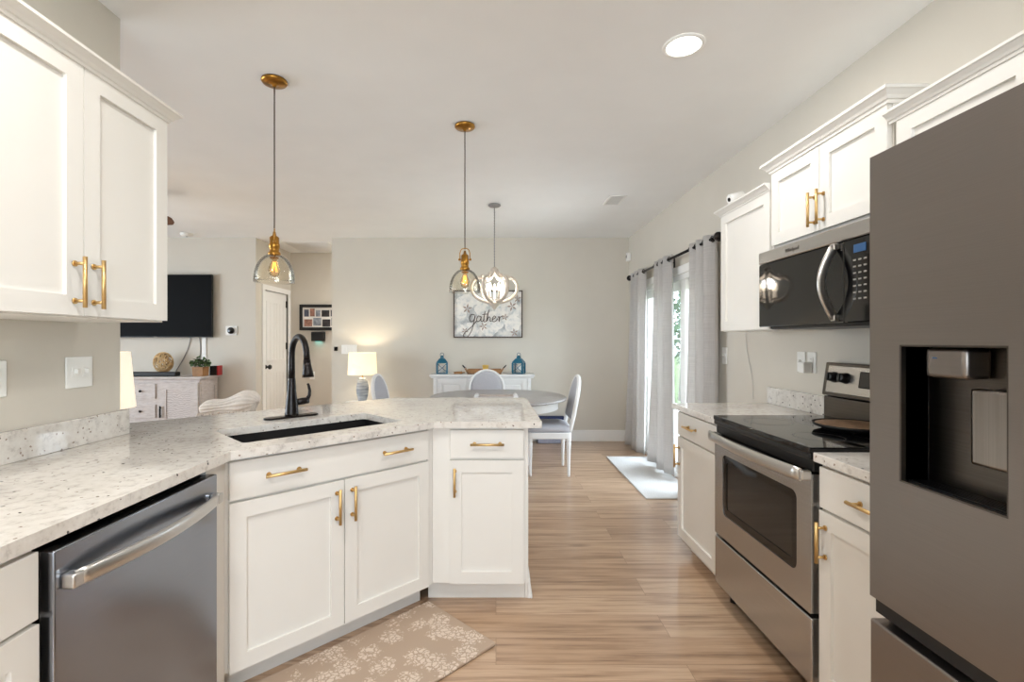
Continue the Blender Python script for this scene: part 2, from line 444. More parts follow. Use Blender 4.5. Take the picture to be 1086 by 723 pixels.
# ------------------------------------------------------------------ room shell
T = .12
struct(MB().box(XLIV - T, WR + T, YREAR - T, YH + T, -.1, 0).build('floor', M['floor']))
struct(MB().box(XLIV - T, WR + T, YREAR - T, YH + T, CEIL, CEIL + .1).build('ceiling', M['ceil']))
m = MB(); m.box(WR, WR + T, YREAR - T, SLY0, 0, CEIL); m.box(WR, WR + T, SLY1, YB + T, 0, CEIL); m.box(WR, WR + T, SLY0, SLY1, SLZ, CEIL)
struct(m.build('wall_right', M['wall']))
struct(MB().box(XB, WR, YB, YB + T, 0, CEIL).build('wall_back', M['wall']))
struct(MB().box(.5, .5 + T, YB + T, YH, 0, CEIL).build('wall_hall_right', M['wall']))
struct(MB().box(XT - T, .5 + T, YH, YH + T, 0, CEIL).build('wall_hall_back', M['wall']))
struct(MB().box(XLIV, XT - T, YB, YB + T, 0, CEIL).build('wall_living', M['wall']))
DY0, DY1, DZ = 6.56, 7.30, 2.00
m = MB(); m.box(XT - T, XT, YB, DY0, 0, CEIL); m.box(XT - T, XT, DY1, YH, 0, CEIL); m.box(XT - T, XT, DY0, DY1, DZ, CEIL)
struct(m.build('wall_hall_left', M['wall']))
struct(MB().box(WL - .12, WL, YREAR, 2.03, 0, CEIL).build('wall_left', M['wall']))
m = MB(); m.box(XLIV - T, WR, YREAR - T, YREAR, 0, RW[2]); m.box(XLIV - T, WR, YREAR - T, YREAR, RW[3], CEIL)
m.box(XLIV - T, RW[0], YREAR - T, YREAR, RW[2], RW[3]); m.box(RW[1], WR, YREAR - T, YREAR, RW[2], RW[3])
struct(m.build('wall_rear', M['wall']))
m = MB(); m.box(XLIV - T, XLIV, YREAR, LW[0], 0, CEIL); m.box(XLIV - T, XLIV, LW[1], YB + T, 0, CEIL)
m.box(XLIV - T, XLIV, LW[0], LW[1], 0, LW[2]); m.box(XLIV - T, XLIV, LW[0], LW[1], LW[3], CEIL)
struct(m.build('wall_living_left', M['wall']))
def base(name, *boxes):
    m = MB()
    for b in boxes: m.box(*b, bev=.004)
    return struct(m.build(name, M['trim']))
base('baseboard_back', (XB, WR - .016, YB - .016, YB, 0, .146))
base('baseboard_right', (WR - .016, WR, SLY1 + .07, YB - .016, 0, .146), (WR - .016, WR, 3.08, SLY0 - .07, 0, .146))
base('baseboard_living', (XLIV, XT + .016, YB - .016, YB, 0, .146))
base('baseboard_hall', (XT, .5, YH - .016, YH, 0, .146))
# hall side door
wd = struct(MB().ring((DY0 - .07, DY1 + .07, -.002, DZ + .07), (DY0, DY1, -.001, DZ), -.015, .015).xform(Matrix.Translation((XT, 0, 0)) @ Matrix.Rotation(PI / 2, 4, 'Z')).build('trim_1', M['trim']))
m = MB()
m.box(XT - .06, XT - .02, DY0 + .005, DY1 - .005, .008, DZ - .005)
def hd(y0, y1, z0, z1): m.ring((y0, y1, z0, z1), (y0 + .018, y1 - .018, z0 + .018, z1 - .018), -.006, .006)
m2 = MB()
xx = Matrix.Translation((XT - .02, 0, 0)) @ Matrix.Rotation(PI / 2, 4, 'Z')
for (z0, z1) in ((.22, .88), (1.02, 1.86)):
    m2.ring((DY0 + .1, DY1 - .1, z0, z1), (DY0 + .125, DY1 - .125, z0 + .025, z1 - .025), -.007, .007)
    for k in range(1, 5):
        yy = DY0 + .125 + (DY1 - DY0 - .25) * k / 5
        m2.box(yy - .003, yy + .003, -.004, .004, z0 + .02, z1 - .02)
m2.xform(xx)
door = struct(m.build('door_2', M['trim']))
m2.build('door_panel', M['trim'], door)
m = MB(); m.lathe([(0, 0), (.028, 0), (.028, .012), (.012, .016), (.012, .04), (.03, .05), (.034, .065), (.026, .08), (0, .084)], n=16, mat=Matrix.Translation((XT - .02, DY0 + .07, .95)) @ Matrix.Rotation(PI / 2, 4, 'Y'))
m.build('door_knob', M['blackmatte'], door)
for z in (.25, 1.18, 1.80):
    MB().box(XT - .018, XT - .008, DY1 - .03, DY1 + .004, z, z + .1, .002).build('hinge', M['blackmatte'], door)

# sliding patio door
sd = thing('door_1', 'white framed sliding glass patio door behind grey curtains', 'sliding door'); sd['kind'] = 'structure'
m = MB(); XO = WR + .03
def vstile(y0, y1, z0, z1, x0=XO, x1=XO + .04, mm=None): (mm or m).box(x0, x1, y0, y1, z0, z1, .003)
for (y0, y1) in ((SLY0, SLY0 + .05), (SLY1 - .05, SLY1)): m.box(WR, WR + .11, y0, y1, 0, SLZ, .003)
m.box(WR, WR + .11, SLY0, SLY1, SLZ - .05, SLZ, .003); m.box(WR, WR + .11, SLY0, SLY1, 0, .035, .003)
m.build('door_frame', M['trim'], sd)
YM = 4.62
def leaf(y0, y1, x0, s0, s1):
    m = MB(); x1 = x0 + .035
    m.box(x0, x1, y0, y0 + s0, .035, SLZ - .05, .003); m.box(x0, x1, y1 - s1, y1, .035, SLZ - .05, .003)
    m.box(x0, x1, y0 + s0, y1 - s1, .035, .14, .003); m.box(x0, x1, y0 + s0, y1 - s1, SLZ - .14, SLZ - .05, .003)
    o = m.build('sash', M['trim'], sd)
    MB().box(x0 + .012, x0 + .022, y0 + s0, y1 - s1, .14, SLZ - .14).build('pane', M['pane'], o)
leaf(SLY0 + .05, YM + .06, WR + .065, .09, .12); leaf(YM - .13, SLY1 - .05, WR + .02, .12, .08)
m = MB(); m.box(WR - .004, WR + .02, 5.55, 5.585, .9, 1.1, .006); m.build('door_handle', M['trim'], sd)
m = MB(); m.box(WR - .018, WR, SLY0 - .075, SLY0, 0, SLZ + .075, .004); m.box(WR - .018, WR, SLY1, SLY1 + .065, 0, SLZ + .075, .004); m.box(WR - .018, WR, SLY0, SLY1, SLZ, SLZ + .075, .004)
struct(m.build('trim_2', M['trim']))
# unseen windows, added and sized to light the room
def window(name, o, along, const):
    m = MB(); a0, a1, z0, z1 = o
    m.ring((a0, a1, z0, z1), (a0 + .05, a1 - .05, z0 + .05, z1 - .05), -.03, .03); c = (a0 + a1) / 2
    m.box(c - .02, c + .02, -.02, .02, z0 + .05, z1 - .05)
    g = MB(); g.box(a0 + .05, a1 - .05, -.004, .004, z0 + .05, z1 - .05)
    mt = Matrix.Translation((0, const, 0)) if along == 'x' else Matrix.Translation((const, 0, 0)) @ Matrix.Rotation(PI / 2, 4, 'Z')
    m.xform(mt); g.xform(mt); w_ = struct(m.build(name, M['trim'])); g.build('pane', M['pane'], w_)
window('added_window_1', RW, 'x', YREAR - .06); window('added_window_2', LW, 'y', XLIV - .06)

# outdoors
struct(MB().box(WR + T, 40, -10, 45, -.22, -.12).build('lawn', M['lawn']))
struct(MB().box(WR + T, 5.0, 2.5, 9.5, -.12, -.04).build('patio', M['patio']))
def tree(x, y, h, r, label, sd_):
    rnd = random.Random(sd_); t = thing('tree', label, 'tree', (x, y, -.12), 0, 'trees beyond the patio door')
    m = MB(); m.tube([(0, 0, 0), (.05, .03, h * .3), (.0, .1, h * .65)], [.16, .12, .06], 8); m.build('trunk', M['bark'], t)
    m = MB()
    for _ in range(1500):
        a, b = rnd.uniform(0, 2 * PI), math.acos(rnd.uniform(-1, 1)); q = rnd.uniform(.55, 1)
        c = Vector((r * q * math.sin(b) * math.cos(a), r * q * math.sin(b) * math.sin(a), h * .6 + h * .42 * q * math.cos(b)))
        e = Euler((rnd.uniform(0, 6), rnd.uniform(0, 6), rnd.uniform(0, 6))).to_matrix()
        s_ = rnd.uniform(.06, .15)
        f = m.bm.faces.new([m.bm.verts.new(c + e @ Vector(p) * s_) for p in ((-.5, 0, 0), (0, -.9, .1), (.5, 0, 0), (0, .9, .1))])
    m.build('foliage', M['tree'], t)
tree(4.5, 11.6, 4.6, 1.7, 'leafy green tree seen through the left gap between curtains', 1)
tree(7.0, 17.2, 6.4, 2.2, 'leafy green tree standing farther behind, beyond the patio', 2)

# ------------------------------------------------------------------ cabinet kit (local: front faces -y, x along the run)
def pull(parent, c, length, vertical, y=-.02):
    """bar pull centred at c=(x,z) on a face at y"""
    m = MB(); x, z = c; h = length / 2; so = .032
    if vertical:
        m.cyl((x, y - so, z - h), (x, y - so, z + h), .006, 12)
        for q in (-1, 1): m.cyl((x, y, z + q * (h - .02)), (x, y - so, z + q * (h - .02)), .0048, 10); m.cyl((x, y, z + q * (h - .02)), (x, y - .004, z + q * (h - .02)), .009, 12)
    else:
        m.cyl((x - h, y - so, z), (x + h, y - so, z), .006, 12)
        for q in (-1, 1): m.cyl((x + q * (h - .02), y, z), (x + q * (h - .02), y - so, z), .0048, 10); m.cyl((x + q * (h - .02), y, z), (x + q * (h - .02), y - .004, z), .009, 12)
    o = m.build('handle', M['gold'], parent); o['label'] = 'brushed gold bar handle'; return o
def shaker(root, x0, x1, z0, z1, rail=.058, t=.02):
    m = MB(); y0, y1 = -t, -.001
    m.ring((x0, x1, z0, z1), (x0 + rail, x1 - rail, z0 + rail, z1 - rail), y0, y1)
    es = [e for e in m.bm.edges if all(abs(v.co.y - y0) < 1e-6 for v in e.verts) and len(e.link_faces) == 2 and abs(e.calc_face_angle(0)) > .1]
    rr = bmesh.ops.bevel(m.bm, geom=es, offset=.0018, segments=1, affect='EDGES')
    m.box(x0 + rail - .002, x1 - rail + .002, y0 + .011, y1 - .001, z0 + rail - .002, z1 - rail + .002)
    return m.build('door', M['white'], root)
def slab(root, x0, x1, z0, z1, t=.02):
    return MB().box(x0, x1, -t, -.001, z0, z1, .002).build('drawer', M['white'], root)
def carcass(root, w_, d, z0=.105, z1=.875, toe=True, hollow=False):
    m = MB()
    if hollow:
        p = .018
        m.box(0, p, 0, d, z0, z1); m.box(w_ - p, w_, 0, d, z0, z1); m.box(p, w_ - p, d - p, d, z0, z1); m.box(p, w_ - p, 0, d - p, z0, z0 + p)
        m.box(p, w_ - p, 0, .02, .70, .74); m.box(p, w_ - p, 0, .02, z1 - .03, z1); m.box(w_ / 2 - .02, w_ / 2 + .02, 0, .02, z0 + p, .70)
        m.box(p, w_ - p, .002, .012, .74, z1 - .03)
    else: m.box(0, w_, 0, d, z0, z1, .001)
    b = m.build('cabinet_body', M['white'], root)
    if toe: MB().box(0, w_, .07, .085, 0, z0, .001).build('toe_kick', M['white'], root)
    return b
R90 = PI / 2
ZD0, ZD1, ZR0, ZR1 = .105, .717, .727, .868

# ---- left run: cabinet in the near left corner
XF = -.97                       # left run: face-frame plane (doors stand 2 cm proud: X=-.95)
t = thing('base_cabinet', 'white base cabinet left of the dishwasher, cut by the left edge', 'cabinet', (XF, .56, 0), R90, 'white base cabinets')
carcass(t, .455, .595); d_ = slab(t, .005, .45, ZR0, ZR1); pull(d_, (.2275, .80), .14, False)
d_ = shaker(t, .005, .45, ZD0, ZD1); pull(d_, (.06, .60), .14, True)

# ---- dishwasher
DW0, DW1 = 1.022, 1.620
t = thing('dishwasher', 'stainless steel dishwasher with bowed bar handle under the left counter', 'dishwasher', (-.93, DW0, 0), R90)
W_ = DW1 - DW0
MB().box(0, W_, .06, .60, .1, .845).build('tub', M['black'], t)
MB().box(.0, W_, .11, .13, .004, .1).build('toe_plate', M['black'], t)
m = MB(); m.box(.0, W_, 0, .035, .115, .862, .004, 2); dd = m.build('door', M['dwsteel'], t)
MB().box(.004, W_ - .004, .036, .06, .12, .858).build('door_gasket', M['black'], t)
m = MB(); pts = []
for k in range(17):
    q = k / 16; pts.append((.028 + (W_ - .056) * q, -.018 - .034 * math.sin(PI * q) ** .8 if 0 < q < 1 else -.018, .79))
m.tube(pts, [(.009, .019)] * 17, 14)
for q in (0, 16): x_ = pts[q][0]; m.box(x_ - .014, x_ + .014, -.03, .0, .774, .806, .005, 2)
h_ = m.build('handle', M['steelhandle'], t); h_['label'] = 'wide bowed steel handle'

# ---- sink base (diagonal)
SX, SY = -.965 - .0141, 1.735 + .0141       # face-frame origin (2 cm behind door face)
t = thing('sink_base_cabinet', 'white diagonal sink cabinet with two doors and a two-handled front', 'cabinet', (SX, SY, 0), PI / 4, 'white base cabinets')
SWID = .914
carcass(t, SWID, .56, hollow=True)
d_ = slab(t, .012, SWID - .012, ZR0, ZR1); pull(d_, (.205, .800), .155, False); pull(d_, (SWID - .205, .800), .155, False); d_['label'] = 'wide false drawer front with two gold handles'
d_ = shaker(t, .012, SWID / 2 - .002, ZD0, ZD1); pull(d_, (SWID / 2 - .035, .615), .145, True)
d_ = shaker(t, SWID / 2 + .002, SWID - .012, ZD0, ZD1); pull(d_, (SWID / 2 + .035, .615), .145, True)
m = MB(); m.prism([(XF, DW1 + .004), (XF, 1.73), (SX, SY), (SX - .02, SY + .0), (XF - .02, DW1 + .004)], 0.0, .875); m.build('filler_strip', M['white'], t, world=True)
# ---- peninsula end cabinet
PX0, PX1, PY = -.315, .148, 2.41
t = thing('peninsula_cabinet', 'narrow white cabinet at the peninsula end with one drawer and door', 'cabinet', (PX0, PY, 0), 0, 'white base cabinets')
m = MB(); m.box(.0, PX1 - PX0, 0, .60, .105, .875, .001); m.build('cabinet_body', M['white'], t)
MB().box(-.03, PX1 - PX0 - .002, .06, .075, 0, .105, .001).build('toe_kick', M['white'], t)
MB().prism([(0, 0), (-.012, 0), (-.03, -.018), (-.022, -.03), (.0, -.012)], .105, .875).build('corner_post', M['white'], t)
d_ = slab(t, .088, .452, ZR0, ZR1); pull(d_, (.272, .80), .165, False)
d_ = shaker(t, .088, .452, ZD0 + .005, ZD1); pull(d_, (.113, .615), .14, True)
m = MB(); m.box(PX1 - PX0, PX1 - PX0 + .012, -.0, .60, .105, .875, .001); m.box(PX1 - PX0 - .001, PX1 - PX0 + .012, .06, .60, .0, .105); m.build('end_panel', M['white'], t)
m = MB(); m.box(PX1 - PX0 + .012, PX1 - PX0 + .026, .05, .60, 0, .10, .004); 
m.box(PX1 - PX0 + .026, PX1 - PX0 + .036, .05, .60, 0, .018, .003); m.build('base_moulding', M['trim'], t)
# back panel of the peninsula
def uv(u, v): return ((u - v) / math.sqrt(2), (u + v) / math.sqrt(2))
tag(MB().prism(
    [uv(.2, 2.58), uv(1.72, 2.58), (.16, 3.085), (.16, 3.02), uv(1.68, 2.55), uv(.2, 2.55)], 0, .875).build('peninsula_back_panel', M['white']), 'white back panel of the peninsula facing the dining area', 'panel')

# ---- left + peninsula countertop with sink cut-out
CT0, CT1 = .882, .914
cf = 2.66
outer = [(-.94, .5), (-.94, -.94 + cf), (2.36 - cf, 2.36), (.223, 2.36), (.206, 3.35), (-.70, 3.35), (-2.03, 2.04), (WL, 2.04), (WL, .5)]
SU0, SU1, SV0, SV1 = .63, 1.36, 2.0, 2.37
hole = []
for (u0, v0, a0) in ((SU0 + .02, SV0 + .02, PI), (SU1 - .02, SV0 + .02, 1.5 * PI), (SU1 - .02, SV1 - .02, 0), (SU0 + .02, SV1 - .02, PI / 2)):
    for k in range(5):
        a = a0 + PI / 2 * k / 4; hole.append(uv(u0 + .02 * math.cos(a), v0 + .02 * math.sin(a)))
m = MB(); m.holed(outer, hole, CT0, CT1)
ct = m.build('countertop', M['granite']); tag(ct, 'speckled white granite countertop wrapping the sink and peninsula', 'countertop')
MB().box(WL, WL + .022, .5, 2.055, CT1 + .0005, CT1 + .102, .002).build('backsplash', M['granite'], ct)
# ---- sink
t = thing('kitchen_sink', 'black undermount sink basin set into the granite countertop', 'sink', (0, 0, 0))
m = MB(); Rm = Matrix.Rotation(PI / 4, 4, 'Z')
# local frame: x=u, y=v
g = .008; zb = .69
m.holed([(SU0 - .03, SV0 - .03), (SU1 + .03, SV0 - .03), (SU1 + .03, SV1 + .03), (SU0 - .03, SV1 + .03)], [(SU0 - g, SV0 - g), (SU1 + g, SV0 - g), (SU1 + g, SV1 + g), (SU0 - g, SV1 + g)], .872, .8815)
o_ = (SU0 - g, SU1 + g, SV0 - g, SV1 + g)
m.box(o_[0] - .004, o_[0], o_[2], o_[3], zb, .872); m.box(o_[1], o_[1] + .004, o_[2], o_[3], zb, .872); m.box(o_[0], o_[1], o_[2] - .004, o_[2], zb, .872); m.box(o_[0], o_[1], o_[3], o_[3] + .004, zb, .872)
m.box(o_[0], o_[1], o_[2], o_[3], zb - .006, zb); m.xform(Rm); m.build('basin', M['blackmatte'], t)
m = MB(); m.lathe([(0, .001), (.045, .001), (.045, .004), (.03, .003), (0, .002)], n=20, c=((SU0 + SU1) / 2, (SV0 + SV1) / 2, zb)); m.xform(Rm); m.build('drain', M['darksteel'], t)
# ---- faucet
fx, fy = uv(1.02, 2.50)
t = thing('kitchen_faucet', 'dark bronze gooseneck pull-down faucet standing behind the sink', 'faucet', (fx, fy, CT1 + .0005), PI / 4)
m = MB(); n_ = 24; pl = []
for k in range(n_):
    a = 2 * PI * k / n_; sx = .108 if math.cos(a) > 0 else -.108
    pl.append((sx + .03 * math.cos(a), .03 * math.sin(a)))
m.prism(pl, 0, .009, .002); m.build('deck_plate', M['bronze'], t)
m = MB(); m.lathe([(0, .008), (.034, .008), (.033, .02), (.030, .06), (.024, .11), (.020, .16), (.0175, .2)], n=20); m.build('faucet_body', M['bronze'], t)
m = MB(); pts = [(0, 0, .19), (0, 0, .25)]
for k in range(15):
    a = PI * k / 14 * .93; pts.append((0, -.088 + .088 * math.cos(a), .315 + .097 * math.sin(a)))
pts.append((0, -.180, .285)); m.tube(pts, [.0165] * 2 + [.0155] * 16, 14); m.build('spout', M['bronze'], t)
m = MB(); m.tube([(0, -.1795, .30), (0, -.184, .27), (0, -.19, .235), (0, -.193, .215)], [.0175, .019, .025, .0275], 16); m.build('spray_head', M['bronze'], t)
m = MB(); m.tube([(.018, 0, .075), (.06, -.0, .078), (.085, -.0, .08)], [.016, .018, .017], 14); m.tube([(.08, 0, .085), (.092, 0, .105), (.094, 0, .13), (.088, 0, .158), (.083, 0, .168)], [.012, .009, .008, .007, .006], 10); m.build('lever', M['bronze'], t)

# ------------------------------------------------------------------ right run
XRF = 1.148                      # face-frame plane; doors face X=1.128
RY0, RY1 = 1.711, 2.468          # range span
t = thing('base_cabinet', 'white base cabinet between the stove and the sliding door curtains', 'cabinet', (XRF, 3.035, 0), -R90, 'white base cabinets')
wq = 3.035 - RY1 - .004
carcass(t, wq, WR - XRF - .002); d_ = slab(t, .02, wq - .012, ZR0, ZR1); pull(d_, (.245, .80), .14, False)
d_ = shaker(t, .02, wq - .012, ZD0, ZD1); pull(d_, (.05, .60), .14, True)
t = thing('base_cabinet', 'white base cabinet squeezed between the stove and the refrigerator', 'cabinet', (XRF, RY0 - .004, 0), -R90, 'white base cabinets')
wq = RY0 - .004 - 1.262
carcass(t, wq, WR - XRF - .002); d_ = slab(t, .012, wq - .012, ZR0, ZR1); pull(d_, (.255, .80), .14, False)
d_ = shaker(t, .012, wq - .012, ZD0, ZD1); pull(d_, (.045, .615), .14, True)
o = MB().box(1.108, WR, RY1 + .003, 3.06, CT0, CT1, .002).build('countertop', M['granite']); tag(o, 'short granite countertop between the stove and the patio door', 'countertop')
MB().box(WR - .022, WR, RY1 + .003, 3.06, CT1 + .0005, CT1 + .102, .002).build('backsplash', M['granite'], o)
o = MB().box(1.115, WR, 1.262, RY0 - .003, CT0, CT1, .002).build('countertop', M['granite']); tag(o, 'small granite countertop between the stove and the refrigerator', 'countertop')
MB().box(WR - .022, WR, 1.262, RY0 - .003, CT1 + .0005, CT1 + .102, .002).build('backsplash', M['granite'], o)

# ---- range (local x: 0 at far end Y=RY1, y: 0 at door face X=1.108)
RX = 1.108; RWD = RY1 - RY0
t = thing('electric_range', 'stainless steel electric range with black glass cooktop', 'stove', (RX, RY1, 0), -R90)
MB().box(.004, RWD - .004, .045, .60, .05, .895).build('oven_body', M['black'], t)
for x_ in (.04, RWD - .04):
    for y_ in (.08, .55): MB().cyl((x_, y_, 0), (x_, y_, .05), .016, 12).build('foot', M['black'], t)
m = MB(); m.box(.002, RWD - .002, .004, .044, .088, .325, .005, 2); m.build('storage_drawer', M['steel'], t)
dz0, dz1 = .34, .835
def rrect(x0, x1, z0, z1, r, n=6):
    out = []
    for cx, cz, a0 in ((x1 - r, z1 - r, 0), (x0 + r, z1 - r, PI / 2), (x0 + r, z0 + r, PI), (x1 - r, z0 + r, 1.5 * PI)):
        for k in range(n): a = a0 + PI / 2 * k / (n - 1); out.append((cx + r * math.cos(a), cz + r * math.sin(a)))
    return out
XZ = Matrix(((1, 0, 0, 0), (0, 0, 1, 0), (0, 1, 0, 0), (0, 0, 0, 1)))
m = MB(); m.holed(rrect(.002, RWD - .002, dz0, dz1, .006), rrect(.085, RWD - .085, dz0 + .115, dz1 - .085, .03), .004, .044); m.xform(XZ)
m.build('oven_door', M['steel'], t)
dr = t.children[-1]
m = MB(); m.holed(rrect(.084, RWD - .084, dz0 + .114, dz1 - .084, .03), rrect(.118, RWD - .118, dz0 + .148, dz1 - .118, .012), .007, .02); m.xform(XZ); m.build('window_trim', M['blackgloss'], dr)
MB().box(.105, RWD - .105, .010, .03, dz0 + .135, dz1 - .105).build('oven_window', M['ovenglass'], dr)
m = MB(); pts = [(.012 + (RWD - .024) * k / 16, -.028 - .024 * math.sin(PI * k / 16), dz1 - .004 - .0 * k) for k in range(17)]
m.tube(pts, [(.009, .024)] * 17, 14)
for k in (0, 16): m.box(pts[k][0] - .012, pts[k][0] + .012, -.03, .006, dz1 - .022, dz1 + .012, .004)
m.build('handle', M['steelhandle'], dr)
m = MB(); m.box(.002, RWD - .002, .012, .05, .842, .90, .003); m.box(.002, RWD - .002, -.002, .02, .884, .908, .006, 2); m.build('front_trim', M['black'], t)
m = MB(); m.box(0, RWD, -.004, .575, .908, .929, .004, 2); m.build('cooktop', M['blackgloss'], t)
for (x_, y_, r_) in ((.2, .16, .10), (.56, .16, .085), (.2, .42, .085), (.56, .42, .10)):
    MB().lathe([(r_, .9292), (r_ + .002, .9296), (r_ + .004, .9292)], c=(x_, y_, 0), n=40).build('burner_ring', M['darksteel'], t)
m = MB(); m.box(.002, RWD - .002, .555, .60, .90, 1.03, .006, 2); m.build('backguard_base', M['darksteel'], t)
tilt = Matrix.Translation((0, .545, 1.035)) @ Matrix.Rotation(-.14, 4, 'X')
m = MB(); m.box(0, RWD, 0, .055, 0, .166, .008, 2); m.xform(tilt); bg_ = m.build('backguard', M['darksteel'], t)
m = MB(); m.box(.03, RWD - .03, -.004, .004, .016, .15, .003); m.xform(tilt); m.build('control_panel', M['steel'], t)
for x_ in (.083, .16, RWD - .16, RWD - .083):
    m = MB(); m.lathe([(.024, 0), (.027, .004), (.023, .012), (.021, .028), (.018, .031), (0, .031)], n=20, mat=Matrix.Translation((x_, -.004, .093)) @ Matrix.Rotation(PI / 2, 4, 'X'))
    m.box(x_ - .005, x_ + .005, -.042, -.03, .073, .113, .002); m.xform(tilt); m.build('knob', M['black'], t)
m = MB(); m.box(.25, .50, -.007, -.003, .055, .13, .004); m.xform(tilt); m.build('display', M['blackgloss'], t)
m = MB(); m.text('Whirlpool', .018, tilt @ Matrix.Translation((RWD / 2, -.005, .03)) @ Matrix.Rotation(PI / 2, 4, 'X')); m.build('lettering', M['black'], t)
# pan on the range
t = thing('round_griddle', 'round dark griddle with mottled brown top on the rear burner', 'pan', (1.505, 2.05, .9305))
m = MB(); m.lathe([(0, 0), (.11, 0), (.115, .006), (.14, .014), (.146, .026), (.14, .026), (.136, .020), (0, .020)], n=40); m.build('pan_body', M['blackmatte'], t)
MB().lathe([(0, .0205), (.132, .0205), (.134, .023), (.120, .0245), (0, .024)], n=40).build('pan_top', M['stripe'], t)
# ---- microwave
MX = 1.335; MZ0, MZ1 = 1.375, 1.748
t = thing('microwave', 'black glass over-the-range microwave with curved steel handle', 'microwave', (MX, RY1 - .002, 0), -R90)
mw = RWD - .004
MB().box(.002, mw - .002, .03, WR - MX - .003, MZ0 + .012, MZ1 - .002).build('microwave_body', M['black'], t)
MB().box(.03, mw - .03, .04, .34, MZ0 - .012, MZ0 + .012, .006).build('vent_base', M['black'], t)
m = MB(); m.box(0, mw, -.002, .03, MZ1 - .058, MZ1, .004); m.build('top_trim', M['steel'], t)
DWX = .60
m = MB(); m.box(0, DWX, .0, .03, MZ0, MZ1 - .06, .004); dr = m.build('door', M['blackgloss'], t)
m = MB(); m.box(DWX + .003, mw, .0, .03, MZ0, MZ1 - .06, .004); cp = m.build('control_panel', M['blackgloss'], t)
m = MB(); m.box(DWX + .055, DWX + .115, -.002, .002, MZ1 - .115, MZ1 - .085); m.build('display', M['bluedisplay'], cp)
m = MB()
for r_ in range(7):
    for c_ in range(3): m.box(DWX + .052 + c_ * .026, DWX + .066 + c_ * .026, -.0012, .001, MZ1 - .145 - r_ * .024, MZ1 - .139 - r_ * .024)
m.build('keypad', M['slot'], cp)
m = MB(); pts = []; hz = (MZ0 + .02, MZ1 - .075)
for k in range(17):
    q = k / 16; pts.append((DWX - .035 - .0 * q, -.012 - .050 * math.sin(PI * q), hz[0] + (hz[1] - hz[0]) * q))
m.tube(pts, [(.009, .017)] * 17, 14)
for k in (0, 16): m.box(pts[k][0] - .012, pts[k][0] + .012, -.02, .002, pts[k][2] - .012, pts[k][2] + .012, .003)
m.build('handle', M['steelhandle'], dr)
m = MB(); m.text('Whirlpool', .024, Matrix.Translation((mw * .37, -.0025, MZ1 - .03)) @ Matrix.Rotation(PI / 2, 4, 'X')); m.build('lettering', M['darksteel'], t)
# ---- refrigerator
FX = .96; FY = 1.247; FW = .908
t = thing('refrigerator', 'tall dark stainless refrigerator with recessed water and ice dispenser', 'refrigerator', (FX, FY, 0), -R90)
MB().box(.006, FW - .006, .07, WR - FX - .03, .05, 1.755, .004).build('refrigerator_body', M['darksteel'], t)
for x_ in (.06, FW - .06):
    for y_ in (.12, .6): MB().cyl((x_, y_, 0), (x_, y_, .05), .02, 10).build('foot', M['black'], t)
dxa, dxb = .0914, .3374; dza, dzb = .971, 1.296
m = MB(); m.ring((0, FW / 2 - .003, .654, 1.775), (dxa, dxb, dza, dzb), 0, .068)
es = [e for e in m.bm.edges if len(e.link_faces) == 2 and all(abs(v.co.y) < 1e-6 for v in e.verts) and e.calc_face_angle(0) > .5]
rr = bmesh.ops.bevel(m.bm, geom=es, offset=.006, segments=3, affect='EDGES')
for f in rr['faces']: f.smooth = True
ld = m.build('door', M['fridgesteel'], t)
m = MB(); dp = .092
m.box(dxa - .002, dxb + .002, dp, dp + .004, dza - .002, dzb + .002); m.box(dxa - .004, dxa, .004, dp, dza, dzb); m.box(dxb, dxb + .004, .004, dp, dza, dzb); m.box(dxa, dxb, .004, dp, dzb, dzb + .004)
m.box(dxa, dxb, .004, dp, dza - .004, dza)
cav = m.build('dispenser_cavity', M['black'], ld)
m = MB(); m.ring((dxa + .0, dxb - .0, dza + .0, dzb - .0), (dxa + .004, dxb - .004, dza + .004, dzb - .004), .001, .012); m.build('dispenser_trim', M['darksteel'], ld)
MB().box(dxa + .07, dxb - .01, dp - .012, dp - .002, dza + .02, dzb - .09, .004).build('back_plate', M['fridgesteel'], cav)
m = MB(); m.box(dxa + .055, dxa + .150, .012, .07, dzb - .072, dzb - .006, .010, 2); hd_ = m.build('control_head', M['fridgesteel'], cav)
m = MB(); m.box(dxa + .075, dxa + .085, .0105, .0125, dzb - .03, dzb - .027); m.build('display', M['bluedisplay'], hd_)
m = MB(); m.box(dxa + .135, dxa + .218, .035, .055, dza + .075, dzb - .09, .008, 2); m.build('paddle', M['paddle'], cav)
m = MB()
for k in range(9): m.box(dxa + .012, dxb - .012, .012 + k * .0085, .016 + k * .0085, dza + .004, dza + .008)
m.build('drip_grille', M['blackgloss'], cav)
m = MB(); m.box(FW / 2 + .003, FW, 0, .068, .654, 1.775, .006, 3); rd = m.build('door', M['fridgesteel'], t)
m = MB(); m.box(0, FW, .0, .068, .07, .596, .006, 3); fr = m.build('freezer_drawer', M['fridgesteel'], t)
m = MB(); m.box(.002, FW - .002, .014, .07, .613, .652); m.box(.002, FW - .002, .05, .07, .59, .613); m.build('handle_recess', M['blackmatte'], t)
